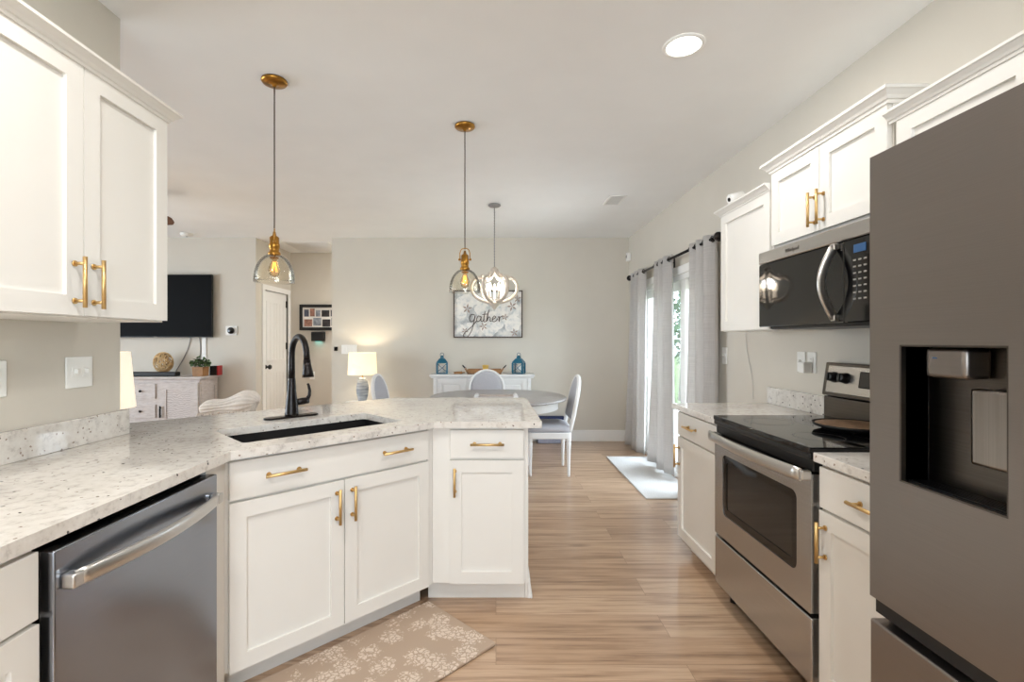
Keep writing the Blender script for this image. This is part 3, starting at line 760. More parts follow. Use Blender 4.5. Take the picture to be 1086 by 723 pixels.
# ------------------------------------------------------------------ upper cabinets
def crown(root, w_, d, z0, z1, proj, left=True, right=True):
    """stepped crown moulding along front (y<0) and returned sides"""
    m = MB(); h = z1 - z0
    prof = [(0, 0), (.006, 0), (.008, .22), (.014, .26), (.020, .45), (.034, .72), (.040, .78), (.040, 1.0), (0, 1.0)]
    k = proj / .040; pl = [(a * k, z0 + b * h) for a, b in prof]; n = len(pl); rings = []
    def ringat(fn): rings.append([m.bm.verts.new(fn(a, z)) for a, z in pl])
    if left: ringat(lambda a, z: (-a, d, z))
    ringat(lambda a, z: ((-a if left else 0), -.02 - a, z))
    ringat(lambda a, z: (w_ + (a if right else 0), -.02 - a, z))
    if right: ringat(lambda a, z: (w_ + a, d, z))
    for A, B in zip(rings[:-1], rings[1:]):
        for i in range(n): m.bm.faces.new((A[i], A[(i + 1) % n], B[(i + 1) % n], B[i]))
    m.bm.faces.new(rings[0]); m.bm.faces.new(rings[-1][::-1])
    return m.build('crown_moulding', M['white'], root)
def upper(label, loc, rot, w_, d, z0, z1, doors, ztop, proj, handles, left=True, right=True, dz=None):
    t = thing('wall_cabinet', label, 'cabinet', loc, rot, 'white wall cabinets')
    MB().box(0, w_, 0, d, z0, z1, .001).build('cabinet_body', M['white'], t)
    a, b = dz or (z0 + .006, z1 - .006)
    for (x0, x1), hx in zip(doors, handles):
        q = shaker(t, x0, x1, a, b)
        if hx is not None: pull(q, hx, .15 if b - a > .3 else .1, True)
    crown(t, w_, d, z1 - .012, ztop, proj, left, right); return t
LD = 1.26 - .0
lx = -1.26
upper('white two-door wall cabinet at upper left above the light switches', (lx, 1.085, 0), R90, .75, -(WL - lx) - .002, 1.375, 2.140, [(.004, .375), (.379, .747)], 2.170, .036, [(.343, 1.478), (.411, 1.478)])
ux = 1.42
upper('white single-door wall cabinet nearest the curtains, small camera on top', (ux, 3.028, 0), -R90, 3.028 - RY1 - .012, WR - ux - .002, 1.362, 2.085, [(.006, .54)], 2.113, .03, [None], right=False)
upper('raised white two-door wall cabinet directly above the microwave', (ux, RY1 + .004, 0), -R90, .737, WR - ux - .002, 1.752, 2.165, [(.004, .367), (.371, .733)], 2.205, .038, [(.34, 1.88), (.398, 1.88)], dz=(1.785, 2.155))
upper('white wall cabinet above the refrigerator at upper right', (ux, 1.725, 0), -R90, .95, WR - ux - .002, 1.79, 2.085, [(.03, .475), (.479, .944)], 2.113, .03, [(.44, 1.86), (.514, 1.86)], left=False)

# ------------------------------------------------------------------ small things on the kitchen walls
def plate(label, wall_x, y, z, wid, hgt, face, kind, cat, group=None):
    """face=+1 faces +X, -1 faces -X"""
    t = thing('wall_plate', label, cat, (wall_x, y, z), R90 if face > 0 else -R90, group)
    m = MB(); m.box(-wid / 2, wid / 2, -.007, -.0005, -hgt / 2, hgt / 2, .003, 2); m.build('plate', M['plastic'], t)
    def outlet(x):
        for s_ in (-1, 1):
            rc = MB().box(x - .017, x + .017, -.0095, -.006, s_ * .019 - .014, s_ * .019 + .014, .003).build('receptacle', M['plastic'], t)
            for q in (-.006, .006): MB().box(x + q - .001, x + q + .001, -.0102, -.009, s_ * .019 - .004, s_ * .019 + .005).build('slot', M['slot'], rc)
    def toggle(x):
        MB().box(x - .012, x + .012, -.0085, -.006, -.018, .018, .001).build('switch_surround', M['plastic'], t)
        m = MB(); m.box(x - .004, x + .004, -.022, -.006, -.005, .012, .002); m.build('toggle', M['plastic'], t)
    for k, c in kind: (outlet if k == 'o' else toggle)(c)
    return t
plate('white double toggle switch plate on wall under the left cabinet', WL, 1.826, 1.188, .115, .116, 1, [('t', -.023), ('t', .023)], 'light switch')
plate('white outlet cut by the left edge of the photo', WL, 1.516, 1.185, .075, .116, 1, [('o', 0)], 'outlet')
plate('white toggle switch plate beside outlet behind the range', WR, 2.745, 1.187, .07, .115, -1, [('t', 0)], 'light switch')
plate('white outlet beside range with plug adapter in it', WR, 2.652, 1.187, .07, .115, -1, [('o', 0)], 'outlet')
plate('white switch plate on wall beside right curtain panel', WR, 3.665, 1.195, .075, .125, -1, [('t', 0)], 'light switch')
t = thing('plug_adapter', 'white plug-in adapter in the outlet beside the range', 'plug adapter', (WR - .0105, 2.66, 1.16), -R90)
MB().box(-.022, .022, -.05, .0, -.03, .03, .005, 2).build('adapter_body', M['plastic'], t)
m = MB(); m.box(.0222, .0226, -.043, -.012, -.02, .02); m.build('adapter_side', M['sconce'], t)
m = MB(); pts = []
for k in range(13):
    q = k / 12; pts.append((WR - .006, 3.355 - .11 * q + .012 * math.sin(7 * q), 1.362 - .446 * q))
m.tube(pts, .0018, 6); tag(m.build('thin_cable', M['cable']), 'thin white cable running down the wall under the cabinet', 'cable')
t = thing('security_camera', 'small white security camera on top of the right cabinet', 'camera', (1.455, 2.985, 2.1135))
m = MB(); m.lathe([(0, 0), (.03, 0), (.03, .008), (.01, .012), (.008, .04), (0, .04)], n=16); m.build('camera_base', M['plastic'], t)
dirv = Vector((-.9, -.1, -.25)).normalized(); c0 = Vector((0.02, 0, .07))
m = MB(); m.tube([c0 - dirv * .05, c0 - dirv * .045, c0 + dirv * .04, c0 + dirv * .045], [.026, .032, .032, .028], 18); m.build('camera_body', M['plastic'], t)
m = MB(); m.tube([c0 + dirv * .0455, c0 + dirv * .049], [.013, .011], 16); m.build('lens', M['blackgloss'], t)
t = thing('motion_sensor', 'white motion sensor high in the corner by the curtain rod', 'sensor', (WR - .001, 6.25, 2.38))
m = MB(); m.box(-.05, 0, -.035, .035, -.05, .06, .012, 2); m.build('sensor_body', M['plastic'], t)
m = MB(); m.sphere((-.047, 0, .01), .022, 12, (.5, 1, 1)); m.build('sensor_eye', M['slot'], t)

# ------------------------------------------------------------------ ceiling fixtures
def can(x, y, label, k=1.0):
    t = thing('recessed_light', label, 'ceiling light', (x, y, CEIL), 0, 'recessed ceiling lights')
    m = MB(); m.lathe([(.092, -.0005), (.092, -.006), (.080, -.009), (.074, -.006), (.074, -.0005)], n=36); m.build('trim_ring', M['trim'], t)
    m = MB(); m.lathe([(0, -.004), (.074, -.004), (.074, -.001), (0, -.001)], n=36); m.build('lens', M['canlens'], t)
    area('downlight', (0, 0, -.012), (0, 0, 0), .14, .14, CAN_POWER * k, (1, .98, .95), shape='DISK', parent=t)
can(.854, 2.21, 'lit recessed ceiling light above the stove side', .55)
can(-.75, .75, 'added recessed ceiling light above the left counter, outside the frame')  # unseen light, added to brighten the kitchen
can(.55, .35, 'added unseen recessed ceiling light behind the camera near the refrigerator')  # out of view, put in as extra kitchen fill
can(-.3, -1.4, 'added unseen recessed ceiling light at the rear of the kitchen')  # added fill for the kitchen, never in view
can(-4.6, 2.3, 'added unseen recessed ceiling light in the living room')  # extra unseen light added for the living side
can(-1.35, 6.95, 'added unseen recessed ceiling light in the hall behind the dining wall', 1.8)  # unseen, added to brighten the hall and its door
def vent(name, label, x, y, lx_, ly_, n):
    t = thing(name, label, 'vent', (x, y, CEIL))
    m = MB(); m.ring((-lx_ / 2, lx_ / 2, -ly_ / 2, ly_ / 2), (-lx_ / 2 + .02, lx_ / 2 - .02, -ly_ / 2 + .02, ly_ / 2 - .02), 0, .008)
    m.xform(Matrix(((1, 0, 0, 0), (0, 0, 1, 0), (0, 1, 0, -.0085), (0, 0, 0, 1)))); m.build('vent_frame', M['trim'], t)
    MB().box(-lx_ / 2 + .018, lx_ / 2 - .018, -ly_ / 2 + .018, ly_ / 2 - .018, -.002, -.0005).build('backing', M['slot'], t)
    m = MB()
    for k in range(n):
        y_ = -ly_ / 2 + .02 + (ly_ - .04) * (k + .5) / n
        m.box(-lx_ / 2 + .02, lx_ / 2 - .02, y_ - .006, y_ + .004, -.0075, -.003)
    m.build('louvers', M['trim'], t)
vent('ceiling_vent', 'small white air vent in the dining area ceiling', 1.13, 4.63, .16, .30, 9)
vent('return_grille', 'large white return air grille in the hall ceiling', -2.60, 6.90, .62, .62, 22)
t = thing('smoke_detector', 'white round smoke detector on the living room ceiling', 'smoke detector', (-3.87, 6.08, CEIL))
m = MB(); m.lathe([(0, -.0005), (.075, -.0005), (.075, -.012), (.062, -.03), (.04, -.036), (0, -.037)], n=28); m.build('detector_body', M['plastic'], t)
m = MB(); m.lathe([(0, -.0372), (.012, -.0372), (.012, -.041), (0, -.041)], n=14); m.build('test_button', M['slot'], t)

def pendant(x, y, rz, label):
    t = thing('pendant_light', label, 'pendant light', (x, y, CEIL), rz, 'glass dome pendants over the peninsula')
    zb_ = 1.608 - CEIL
    m = MB(); m.lathe([(0, -.001), (.062, -.001), (.064, -.010), (.058, -.018), (.03, -.022), (.012, -.026), (.008, -.036), (0, -.036)], n=32); m.build('canopy', M['brass'], t)
    m = MB(); m.cyl((0, 0, -.03), (0, 0, zb_ + .268), .0032, 8); m.build('cord', M['cord'], t)
    # yoke, socket
    z0 = zb_ + .145
    m = MB(); m.lathe([(0, z0 + .115), (.006, z0 + .115), (.010, z0 + .095), (.018, z0 + .09), (.023, z0 + .085), (.023, z0 + .055), (.026, z0 + .05), (.026, z0 + .03), (.023, z0 + .028), (.023, z0 + .012), (.03, z0 + .008), (.031, z0 - .004), (.024, z0 - .01), (.02, z0 - .025), (0, z0 - .025)], n=20)
    for s_ in (-1, 1): m.sphere((s_ * .034, 0, z0 + .06), .008, 10); m.cyl((s_ * .02, 0, z0 + .06), (s_ * .034, 0, z0 + .06), .004, 8)
    m.build('socket', M['brass'], t)
    m = MB(); pts = [(-.031, 0, z0 + .06), (-.031, 0, z0 + .10)]
    for k in range(9):
        a = PI - PI * k / 8; pts.append((.027 * math.cos(a), 0, z0 + .112 + .018 * math.sin(a)))
    pts += [(.031, 0, z0 + .10), (.031, 0, z0 + .06)]; m.tube(pts, .003, 8); m.build('yoke', M['brass'], t)
    # glass dome
    prof = []
    for k in range(13):
        a = PI / 2 * (1 - k / 12); prof.append((max(.024, .098 * math.cos(a) ** .9), zb_ + .015 + .132 * math.sin(a) ** 1.0))
    prof += [(.0985, zb_), (.0965, zb_)] + [(max(.022, r_ - .0022), z_ - .001) for r_, z_ in prof[::-1]]
    m = MB(); m.lathe(prof, n=40); m.build('glass_shade', M['amber'], t)
    m = MB(); m.lathe([(.012, z0 - .022), (.014, z0 - .035), (.027, z0 - .07), (.029, z0 - .085), (.022, z0 - .108), (0, z0 - .118)], n=20); b_ = m.build('bulb', M['bulbglass'], t)
    m = MB()
    for k in range(6):
        a = PI / 3 * k; m.tube([(.006 * math.cos(a), .006 * math.sin(a), z0 - .04), (.014 * math.cos(a + .5), .014 * math.sin(a + .5), z0 - .09)], .0013, 5)
    m.build('filament', M['filament'], b_)
pendant(-1.143, 2.505, PI / 2 + .45, 'glass dome pendant with brass socket above the sink faucet')
pendant(-.194, 3.03, 0, 'glass dome pendant with brass yoke beside the white chandelier')

# chandelier
CX, CY = -.015, 4.79
t = thing('chandelier', 'white distressed wood orb chandelier with lit candle bulbs', 'chandelier', (CX, CY, CEIL))
m = MB(); m.lathe([(0, -.001), (.06, -.001), (.062, -.012), (.05, -.022), (.012, -.03), (0, -.034)], n=28); m.build('canopy', M['greycord'], t)
zt = 2.03 - CEIL; zbm = 1.63 - CEIL
m = MB(); m.cyl((0, 0, -.03), (0, 0, zt), .0045, 8)
for k in range(20): m.sphere((0, 0, -.05 - k * (abs(zt) - .07) / 20), .0075, 6)
m.build('chain', M['greycord'], t)
H_ = zt - zbm
m = MB(); m.lathe([(0, zt + .004), (.018, zt + .004), (.022, zt - .01), (.034, zt - .014), (.034, zt - .03), (.022, zt - .036), (.018, zt - .05), (0, zt - .05)], n=20); m.build('top_collar', M['chandwood'], t)
m = MB(); m.lathe([(0, zbm + .06), (.05, zbm + .058), (.055, zbm + .045), (.046, zbm + .03), (.03, zbm + .015), (.02, zbm - .0), (.012, zbm - .012), (0, zbm - .016)], n=20); m.build('bottom_finial', M['chandwood'], t)
arm = [(.018, .97), (.030, .88), (.060, .79), (.100, .735), (.128, .735), (.165, .745), (.203, .68), (.225, .57), (.226, .45), (.205, .33), (.165, .235), (.115, .175), (.07, .15), (.04, .13)]
# smooth the arm with catmull-rom
def crom(P, n=4):
    out = []
    for i in range(len(P) - 1):
        p0, p1, p2, p3 = P[max(i - 1, 0)], P[i], P[i + 1], P[min(i + 2, len(P) - 1)]
        for k in range(n):
            s_ = k / n
            out.append(tuple(.5 * ((2 * p1[j]) + (-p0[j] + p2[j]) * s_ + (2 * p0[j] - 5 * p1[j] + 4 * p2[j] - p3[j]) * s_ ** 2 + (-p0[j] + 3 * p1[j] - 3 * p2[j] + p3[j]) * s_ ** 3) for j in range(len(p1))))
    out.append(P[-1]); return out
sm = crom(arm)
for k in range(6):
    a = PI / 3 * k + .06
    m = MB(); m.tube([(r_ * math.cos(a), r_ * math.sin(a), zbm + H_ * z_) for r_, z_ in sm], [(.011, .017)] * len(sm), 8)
    m.sphere((.122 * math.cos(a), .122 * math.sin(a), zbm + H_ * .79), .016, 10)
    m.sphere((.125 * math.cos(a), .125 * math.sin(a), zbm + H_ * .70), .009, 8)
    m.build('arm', M['chandwood'], t)
for k in range(5):
    a = 2 * PI / 5 * k + .3; r_ = .075; x_, y_ = r_ * math.cos(a), r_ * math.sin(a); z_ = zbm + .09
    m = MB(); m.lathe([(0, 0), (.018, .004), (.02, .012), (.009, .014), (.009, .075), (0, .075)], c=(x_, y_, z_), n=12)
    m.tube([(0, 0, zbm + .05), (x_ * .5, y_ * .5, zbm + .062), (x_, y_, z_ + .004)], .005, 6); c_ = m.build('candle_cup', M['chandwood'], t)
    m = MB(); m.lathe([(0, .074), (.009, .076), (.016, .10), (.013, .13), (.003, .155), (0, .157)], c=(x_, y_, z_), n=12); m.build('bulb', M['candle'], c_)
pl_ = bpy.data.lights.new('chandelier_glow', 'POINT'); pl_.energy = 7; pl_.color = (1, .95, .88); pl_.shadow_soft_size = .05
po = bpy.data.objects.new('chandelier_glow', pl_); COL.objects.link(po); po.parent = t; po.location = (0, 0, zbm + .24)

# ceiling fan in the living room, mostly hidden
t = thing('ceiling_fan', 'ceiling fan with dark wood blade tip past the left cabinet', 'ceiling fan', (-3.575, 4.2, CEIL))
m = MB(); m.lathe([(0, -.001), (.07, -.001), (.06, -.05), (.014, -.06), (.014, -.2), (.10, -.22), (.12, -.27), (.11, -.33), (.05, -.37), (0, -.38)], n=24); m.build('motor', M['bronze'], t)
for k in range(5):
    a = 2 * PI / 5 * k + .25; q = Matrix.Rotation(a, 4, 'Z') @ Matrix.Translation((0, 0, -.263)) @ Matrix.Rotation(-.35, 4, 'X')
    m = MB(); m.prism([(.20, -.055), (.62, -.07), (.67, -.06), (.69, -.03), (.69, .03), (.67, .06), (.62, .07), (.20, .055)], -.006, .006); m.xform(q); b_ = m.build('blade', M['fanwood'], t)
    m = MB(); m.box(.09, .26, -.02, .02, -.012, -.004); m.xform(q); m.build('blade_arm', M['bronze'], b_)

# ------------------------------------------------------------------ curtains
RXC, RZ = 1.635, 2.075
t = thing('curtain_rod', 'dark bronze curtain rod across the sliding door', 'curtain rod', (RXC, 0, RZ))
m = MB(); m.cyl((0, 3.60, 0), (0, 5.92, 0), .0125, 14); m.build('rod', M['bronze'], t)
for y_, s_ in ((3.60, -1), (5.92, 1)):
    m = MB(); m.sphere((0, y_ + s_ * .03, 0), .034, 14); m.cyl((0, y_ - s_ * .005, 0), (0, y_ + s_ * .012, 0), .022, 14); m.build('finial', M['bronze'], t)
for y_ in (3.66, 4.70, 5.86):
    m = MB(); m.box(WR - RXC - .008, WR - RXC - .0005, y_ - .012, y_ + .012, -.06, .03, .002); m.cyl((0, y_, -.014), (WR - RXC - .005, y_, -.014), .006, 8); m.build('bracket', M['bronze'], t)
def panel(label, y0t, y1t, y0b, y1b, waves, z0, phase=0):
    t = thing('curtain', label, 'curtain', (RXC, (y0b + y1b) / 2, z0), 0, 'grey grommet curtain panels'); oy = (y0b + y1b) / 2
    zt_ = RZ + .04 - z0
    def fn(u, v):
        s_ = v ** .8; ya, yb_ = y0t + (y0b - y0t) * (1 - s_), y1t + (y1b - y1t) * (1 - s_)
        y = ya + (yb_ - ya) * u + .012 * math.sin(3 * u * waves + 4 * v)
        amp = .034 * (.75 + .4 * (1 - v)) * (1 + .3 * math.sin(5 * u + 3 * (1 - v)))
        x = amp * math.sin(2 * PI * waves * u + phase + .5 * (1 - v) * math.sin(3 * u))
        return (x, y - oy, zt_ * v + (.008 * math.sin(9 * u) if v == 0 else 0))
    m = MB(); m.grid(fn, int(waves * 18), 26, .003); m.build('fabric', M['curtain'], t)
    for k in range(int(waves * 2)):
        u = (k + .5 - phase / PI) / (waves * 2)
        if not 0 < u < 1: continue
        y = y0t + (y1t - y0t) * u - oy
        m = MB(); m.tube([(.021 * math.cos(2 * PI * j / 16), y + .02 * math.cos(2 * PI * j / 16) * (-1) ** k, RZ - z0 + .021 * math.sin(2 * PI * j / 16)) for j in range(16)], .004, 6, closed=True); m.build('grommet', M['bronze'], t)
panel('grey curtain panel at the far end by the back corner', 5.34, 5.87, 5.42, 6.03, 3, .03, .4)
panel('grey curtain panel hanging over the middle of the patio door', 4.55, 5.0, 4.47, 5.14, 3, .045, .2)
panel('grey curtain panel closest to the wall cabinets', 3.63, 4.09, 3.60, 4.15, 3, .03, .0)
o = MB().box(1.235, 1.70, 4.0, 5.45, .001, .012, .004).build('door_rug', M['mat_white']); tag(o, 'white rug on the floor at the patio door', 'rug')
# floral mat
t = thing('floor_mat', 'beige floral cushioned mat on the floor at the sink', 'mat', (0, 0, .001))
mu0, mu1, mv0, mv1 = .53, 1.47, 1.47, 1.945
m = MB(); m.box(mu0, mu1, mv0, mv1, 0, .014, .006, 3); o_ = m.build('mat_cushion', M['floral'], t); o_.rotation_euler.z = PI / 4

# ------------------------------------------------------------------ dining area
def chair(label, x, y, rz):
    t = thing('dining_chair', label, 'chair', (x, y, 0), rz, 'white dining chairs around the round table')
    sw, sd_ = .235, .215
    def rr(hw, hd, r, n=5):
        out = []
        for cx, cy, a0 in ((hw - r, hd - r, 0), (-hw + r, hd - r, PI / 2), (-hw + r, -hd + r, PI), (hw - r, -hd + r, 1.5 * PI)):
            for k in range(n): a = a0 + PI / 2 * k / (n - 1); out.append((cx + r * math.cos(a), cy + r * math.sin(a)))
        return out
    m = MB(); m.prism(rr(sw, sd_, .05), .365, .425, .006); m.build('seat_frame', M['whitewood'], t)
    m = MB(); pl2 = rr(sw - .012, sd_ - .012, .06, 8); n = len(pl2); lay = []
    for z_, k in ((.425, 1), (.458, 1.02), (.480, .98), (.494, .82), (.500, .5)): lay.append([m.bm.verts.new((a * k, b * k, z_)) for a, b in pl2])
    for A, B in zip(lay[:-1], lay[1:]):
        for i in range(n): f = m.bm.faces.new((A[i], A[(i + 1) % n], B[(i + 1) % n], B[i])); f.smooth = True
    f = m.bm.faces.new(lay[-1]); f.smooth = True; m.bm.faces.new(lay[0][::-1]); m.build('seat_cushion', M['greypad'], t)
    for sx in (-1, 1):
        for sy in (-1, 1):
            m = MB(); c = (sx * (sw - .03), sy * (sd_ - .03), 0)
            m.lathe([(0, 0), (.011, 0), (.013, .02), (.016, .16), (.021, .30), (.024, .325), (.018, .332), (.024, .34), (.024, .366), (0, .366)], c=c, n=14)
            m.build('leg', M['whitewood'], t)
    lean = Matrix.Translation((0, sd_ - .02, .40)) @ Matrix.Rotation(-.20, 4, 'X')
    # arch-top upholstered back
    hw = .205; zl, zc = .07, .375; arch = []
    arch += [(-hw * .82, 0, -.0), (-hw * .93, 0, .05), (-hw, 0, .14), (-hw, 0, .25)]
    for k in range(1, 18):
        a = PI - PI * k / 18; arch.append((hw * math.cos(a), 0, .35 + .215 * math.sin(a)))
    arch += [(hw, 0, .25), (hw, 0, .14), (hw * .93, 0, .05), (hw * .82, 0, -.0)]
    m = MB(); m.tube(arch, [(.02, .016)] * len(arch), 10)
    m.tube([(-hw * .95, 0, .07), (0, 0, .055), (hw * .95, 0, .07)], [(.017, .014)] * 3, 10); m.xform(lean); m.build('back_frame', M['whitewood'], t)
    inner = [(p[0] * .95, p[2]) for p in arch if p[2] > .06]; n = len(inner); cz = .3
    m = MB(); lay = []
    for y_, k in ((.012, .98), (-.010, .98), (-.020, .88), (-.025, .6), (-.027, .3)): lay.append([m.bm.verts.new((a * k, y_, cz + (b - cz) * k)) for a, b in inner])
    for A, B in zip(lay[:-1], lay[1:]):
        for i in range(n): f = m.bm.faces.new((A[i], A[(i + 1) % n], B[(i + 1) % n], B[i])); f.smooth = True
    m.bm.faces.new(lay[0][::-1]); f = m.bm.faces.new(lay[-1]); f.smooth = True
    m.xform(lean); m.build('back_pad', M['greypad'], t)
    return t
TX, TY = .02, 4.86
chair('white oval-back dining chair at the right of the round table', .515, 4.88, -R90)
chair('white dining chair at the far side, back facing the sideboard', -.11, 5.52, 0)
chair('white dining chair at the left side, beside the lit table lamp', -.93, 5.0, R90 - .10)
t = thing('dining_table', 'round grey-topped white pedestal dining table behind the peninsula', 'table', (TX, TY, 0))
m = MB(); m.lathe([(0, .728), (.66, .728), (.675, .732), (.682, .742), (.676, .752), (.66, .757), (0, .757)], n=64); m.build('tabletop', M['tabletop'], t)
m = MB(); m.lathe([(.60, .73), (.60, .645), (.585, .64), (.57, .645), (.57, .73)], n=64); m.build('apron', M['whitewood'], t)
m = MB(); m.lathe([(0, .728), (.16, .728), (.15, .70), (.06, .66), (.05, .55), (.085, .42), (.09, .33), (.06, .25), (.07, .2), (.10, .17), (0, .16)], n=28); m.build('pedestal', M['whitewood'], t)
for k in range(4):
    a = PI / 4 + PI / 2 * k; ca, sa = math.cos(a), math.sin(a)
    m = MB(); m.tube([(.05 * ca, .05 * sa, .22), (.16 * ca, .16 * sa, .15), (.27 * ca, .27 * sa, .05), (.33 * ca, .33 * sa, .03), (.36 * ca, .36 * sa, .03)], [.035, .034, .028, .028, .02], 10); m.build('foot', M['whitewood'], t)
t = thing('table_tray', 'low wooden tray with white rounded ends on the dining table', 'tray', (.0, 4.62, .7585))
m = MB(); m.box(-.16, .16, -.07, .07, .004, .02, .004); m.build('tray_base', M['wood'], t)
m = MB()
for s_ in (-1, 1): m.tube([(s_ * .185, -.09, .022), (s_ * .185, .09, .022)], [.022, .022], 14)
m.build('tray_ends', M['whitewood'], t)
m = MB()
m.box(-.17, .17, -.085, -.07, .003, .034, .004); m.box(-.17, .17, .07, .085, .003, .034, .004); m.build('tray_sides', M['washed'], t)
# sideboard
t = thing('sideboard', 'white sideboard with raised panel doors against the back wall', 'sideboard', (-.17, 5.95, 0))
m = MB(); m.box(-.645, .645, -.02, .36, .868, .895, .006, 2); m.box(-.63, .63, -.008, .36, .85, .868, .004); m.build('top', M['whitewood'], t)
MB().box(-.60, .60, .006, .35, .06, .85, .003).build('cabinet_body', M['whitewood'], t)
for x0 in (-.54, -.17, .20):
    x1 = x0 + .34
    m = MB(); m.ring((x0, x1, .10, .835), (x0 + .045, x1 - .045, .15, .79), -.016, .006); m.ring((x0 + .045, x1 - .045, .15, .79), (x0 + .07, x1 - .07, .175, .765), -.001, .006); m.box(x0 + .07, x1 - .07, -.010, .006, .175, .765, .006); d_ = m.build('door', M['whitewood'], t)
    MB().sphere((x0 + .025, -.022, .48), .011, 10).build('knob', M['blackmatte'], d_)
for x_ in (-.595, .555):
    MB().box(x_, x_ + .04, -.008, .01, 0, .85, .004).build('post', M['whitewood'], t)
m = MB(); m.box(-.60, .60, .004, .02, .04, .07); m.build('base_rail', M['whitewood'], t)
def lantern(label, x, rz):
    t = thing('lantern', label, 'lantern', (x, 6.08, .8955), rz, 'teal lanterns on the sideboard')
    hw = .062
    m = MB(); m.box(-hw - .008, hw + .008, -hw - .008, hw + .008, 0, .014, .003); m.build('base', M['teal'], t)
    for sx in (-1, 1):
        for sy in (-1, 1): MB().box(sx * hw - .011, sx * hw + .011, sy * hw - .011, sy * hw + .011, .014, .135, .001).build('corner_post', M['teal'], t)
    m = MB()
    for k in range(4):
        q = Matrix.Rotation(PI / 2 * k, 4, 'Z'); c = MB()
        c.tube([(-hw, -hw, .02), (hw, -hw, .13)], .0035, 5); c.tube([(-hw, -hw, .13), (hw, -hw, .02)], .0035, 5); c.xform(q)
        me = bpy.data.meshes.new('x'); c.bm.to_mesh(me); c.bm.free(); m.bm.from_mesh(me); bpy.data.meshes.remove(me)
    m.build('cross_bars', M['teal'], t)
    m = MB(); m.box(-hw + .003, hw - .003, -hw + .003, hw - .003, .016, .132); m.build('glass_panes', M['pane'], t)
    MB().lathe([(0, .014), (.038, .014), (.038, .105), (.034, .11), (0, .108)], n=16).build('candle', M['plastic'], t)
    m = MB(); m.lathe([(hw * 1.55, .133), (hw * 1.58, .145), (hw * .9, .185), (hw * .5, .195), (hw * .5, .215), (hw * .2, .228), (0, .23)], n=4, smooth=False); m.xform(Matrix.Rotation(PI / 4, 4, 'Z')); m.build('roof', M['teal'], t)
    m = MB(); m.tube([(.022 * math.cos(2 * PI * j / 16), 0, .238 + .022 * math.sin(2 * PI * j / 16)) for j in range(16)], .0035, 6, closed=True); m.build('ring', M['teal'], t)
lantern('teal metal lantern on the left end of the sideboard', -.675, .1)
lantern('teal metal lantern on the right end of the sideboard', .285, -.3)
t = thing('serving_tray', 'long wooden tray with dark side handles on the sideboard', 'tray', (-.145, 6.05, .8955))
m = MB(); m.prism([(-.20, 0), (.20, 0), (.245, .075), (.235, .075), (.19, .012), (-.19, .012), (-.235, .075), (-.245, .075)], -.09, .09, mat=Matrix.Rotation(PI / 2, 4, 'X')); m.box(-.21, .21, -.09, -.08, .003, .06); m.box(-.21, .21, .08, .09, .003, .06); m.build('tray_body', M['wood'], t)
for s_ in (-1, 1):
    m = MB(); m.tube([(s_ * .235, -.05, .07), (s_ * .265, -.045, .10), (s_ * .272, 0, .108), (s_ * .265, .045, .10), (s_ * .235, .05, .07)], .005, 8); m.build('handle', M['blackmatte'], t)
t = thing('yellow_dish', 'small yellow bowl sitting in the wooden tray', 'bowl', (-.13, 6.05, .908))
m = MB(); m.lathe([(0, 0), (.03, 0), (.034, .05), (.04, .09), (.042, .098), (.03, .098), (.026, .06), (0, .012)], n=24); m.build('bowl', M['foodyellow'], t)
t = thing('wooden_scoop', 'small tan wooden scoop beside the left lantern', 'scoop', (-.47, 6.02, .8955))
m = MB(); m.tube([(-.05, 0, .014), (.03, 0, .016), (.05, 0, .02)], [.014, .016, .018], 12); m.tube([(.05, 0, .018), (.085, 0, .02)], [.007, .006], 8); m.build('scoop_body', M['wood'], t)
# navy bin
t = thing('storage_bin', 'navy-lidded grey storage bin on the floor behind the right chair', 'bin', (.70, 6.235, 0))
m = MB(); m.box(-.17, .17, -.06, .07, 0, .255, .012, 2); m.build('bin_body', M['binbody'], t)
m = MB(); m.box(-.176, .176, -.066, .076, .256, .335, .01, 2); m.build('lid', M['navy'], t)
# artwork
AX0, AX1, AZ0, AZ1 = -.552, .345, 1.348, 1.962
t = thing('wall_art', 'framed cotton boll canvas print with script word on back wall', 'picture', ((AX0 + AX1) / 2, YB - .001, (AZ0 + AZ1) / 2))
aw, ah = (AX1 - AX0) / 2, (AZ1 - AZ0) / 2
m = MB(); m.ring((-aw, aw, -ah, ah), (-aw + .014, aw - .014, -ah + .014, ah - .014), -.034, 0); m.build('frame', M['inkbrown'], t)
MB().box(-aw + .012, aw - .012, -.022, -.002, -ah + .012, ah - .012).build('canvas', M['canvas'], t)
rnd = random.Random(3)
def blob(m, cx, cz, r, lobes, y, ph):
    vs = []
    for k in range(40):
        a = 2 * PI * k / 40; q = r * (.82 + .18 * abs(math.cos(lobes * a / 2 + ph))); vs.append((cx + q * math.cos(a), cz + q * math.sin(a)))
    vs = [(max(-aw + .016, min(aw - .016, a)), max(-ah + .016, min(ah - .016, b))) for a, b in vs]
    m.prism(vs, -y, -y + .0012, mat=Matrix.Rotation(PI / 2, 4, 'X') @ Matrix.Scale(-1, 4, (0, 0, 1)))
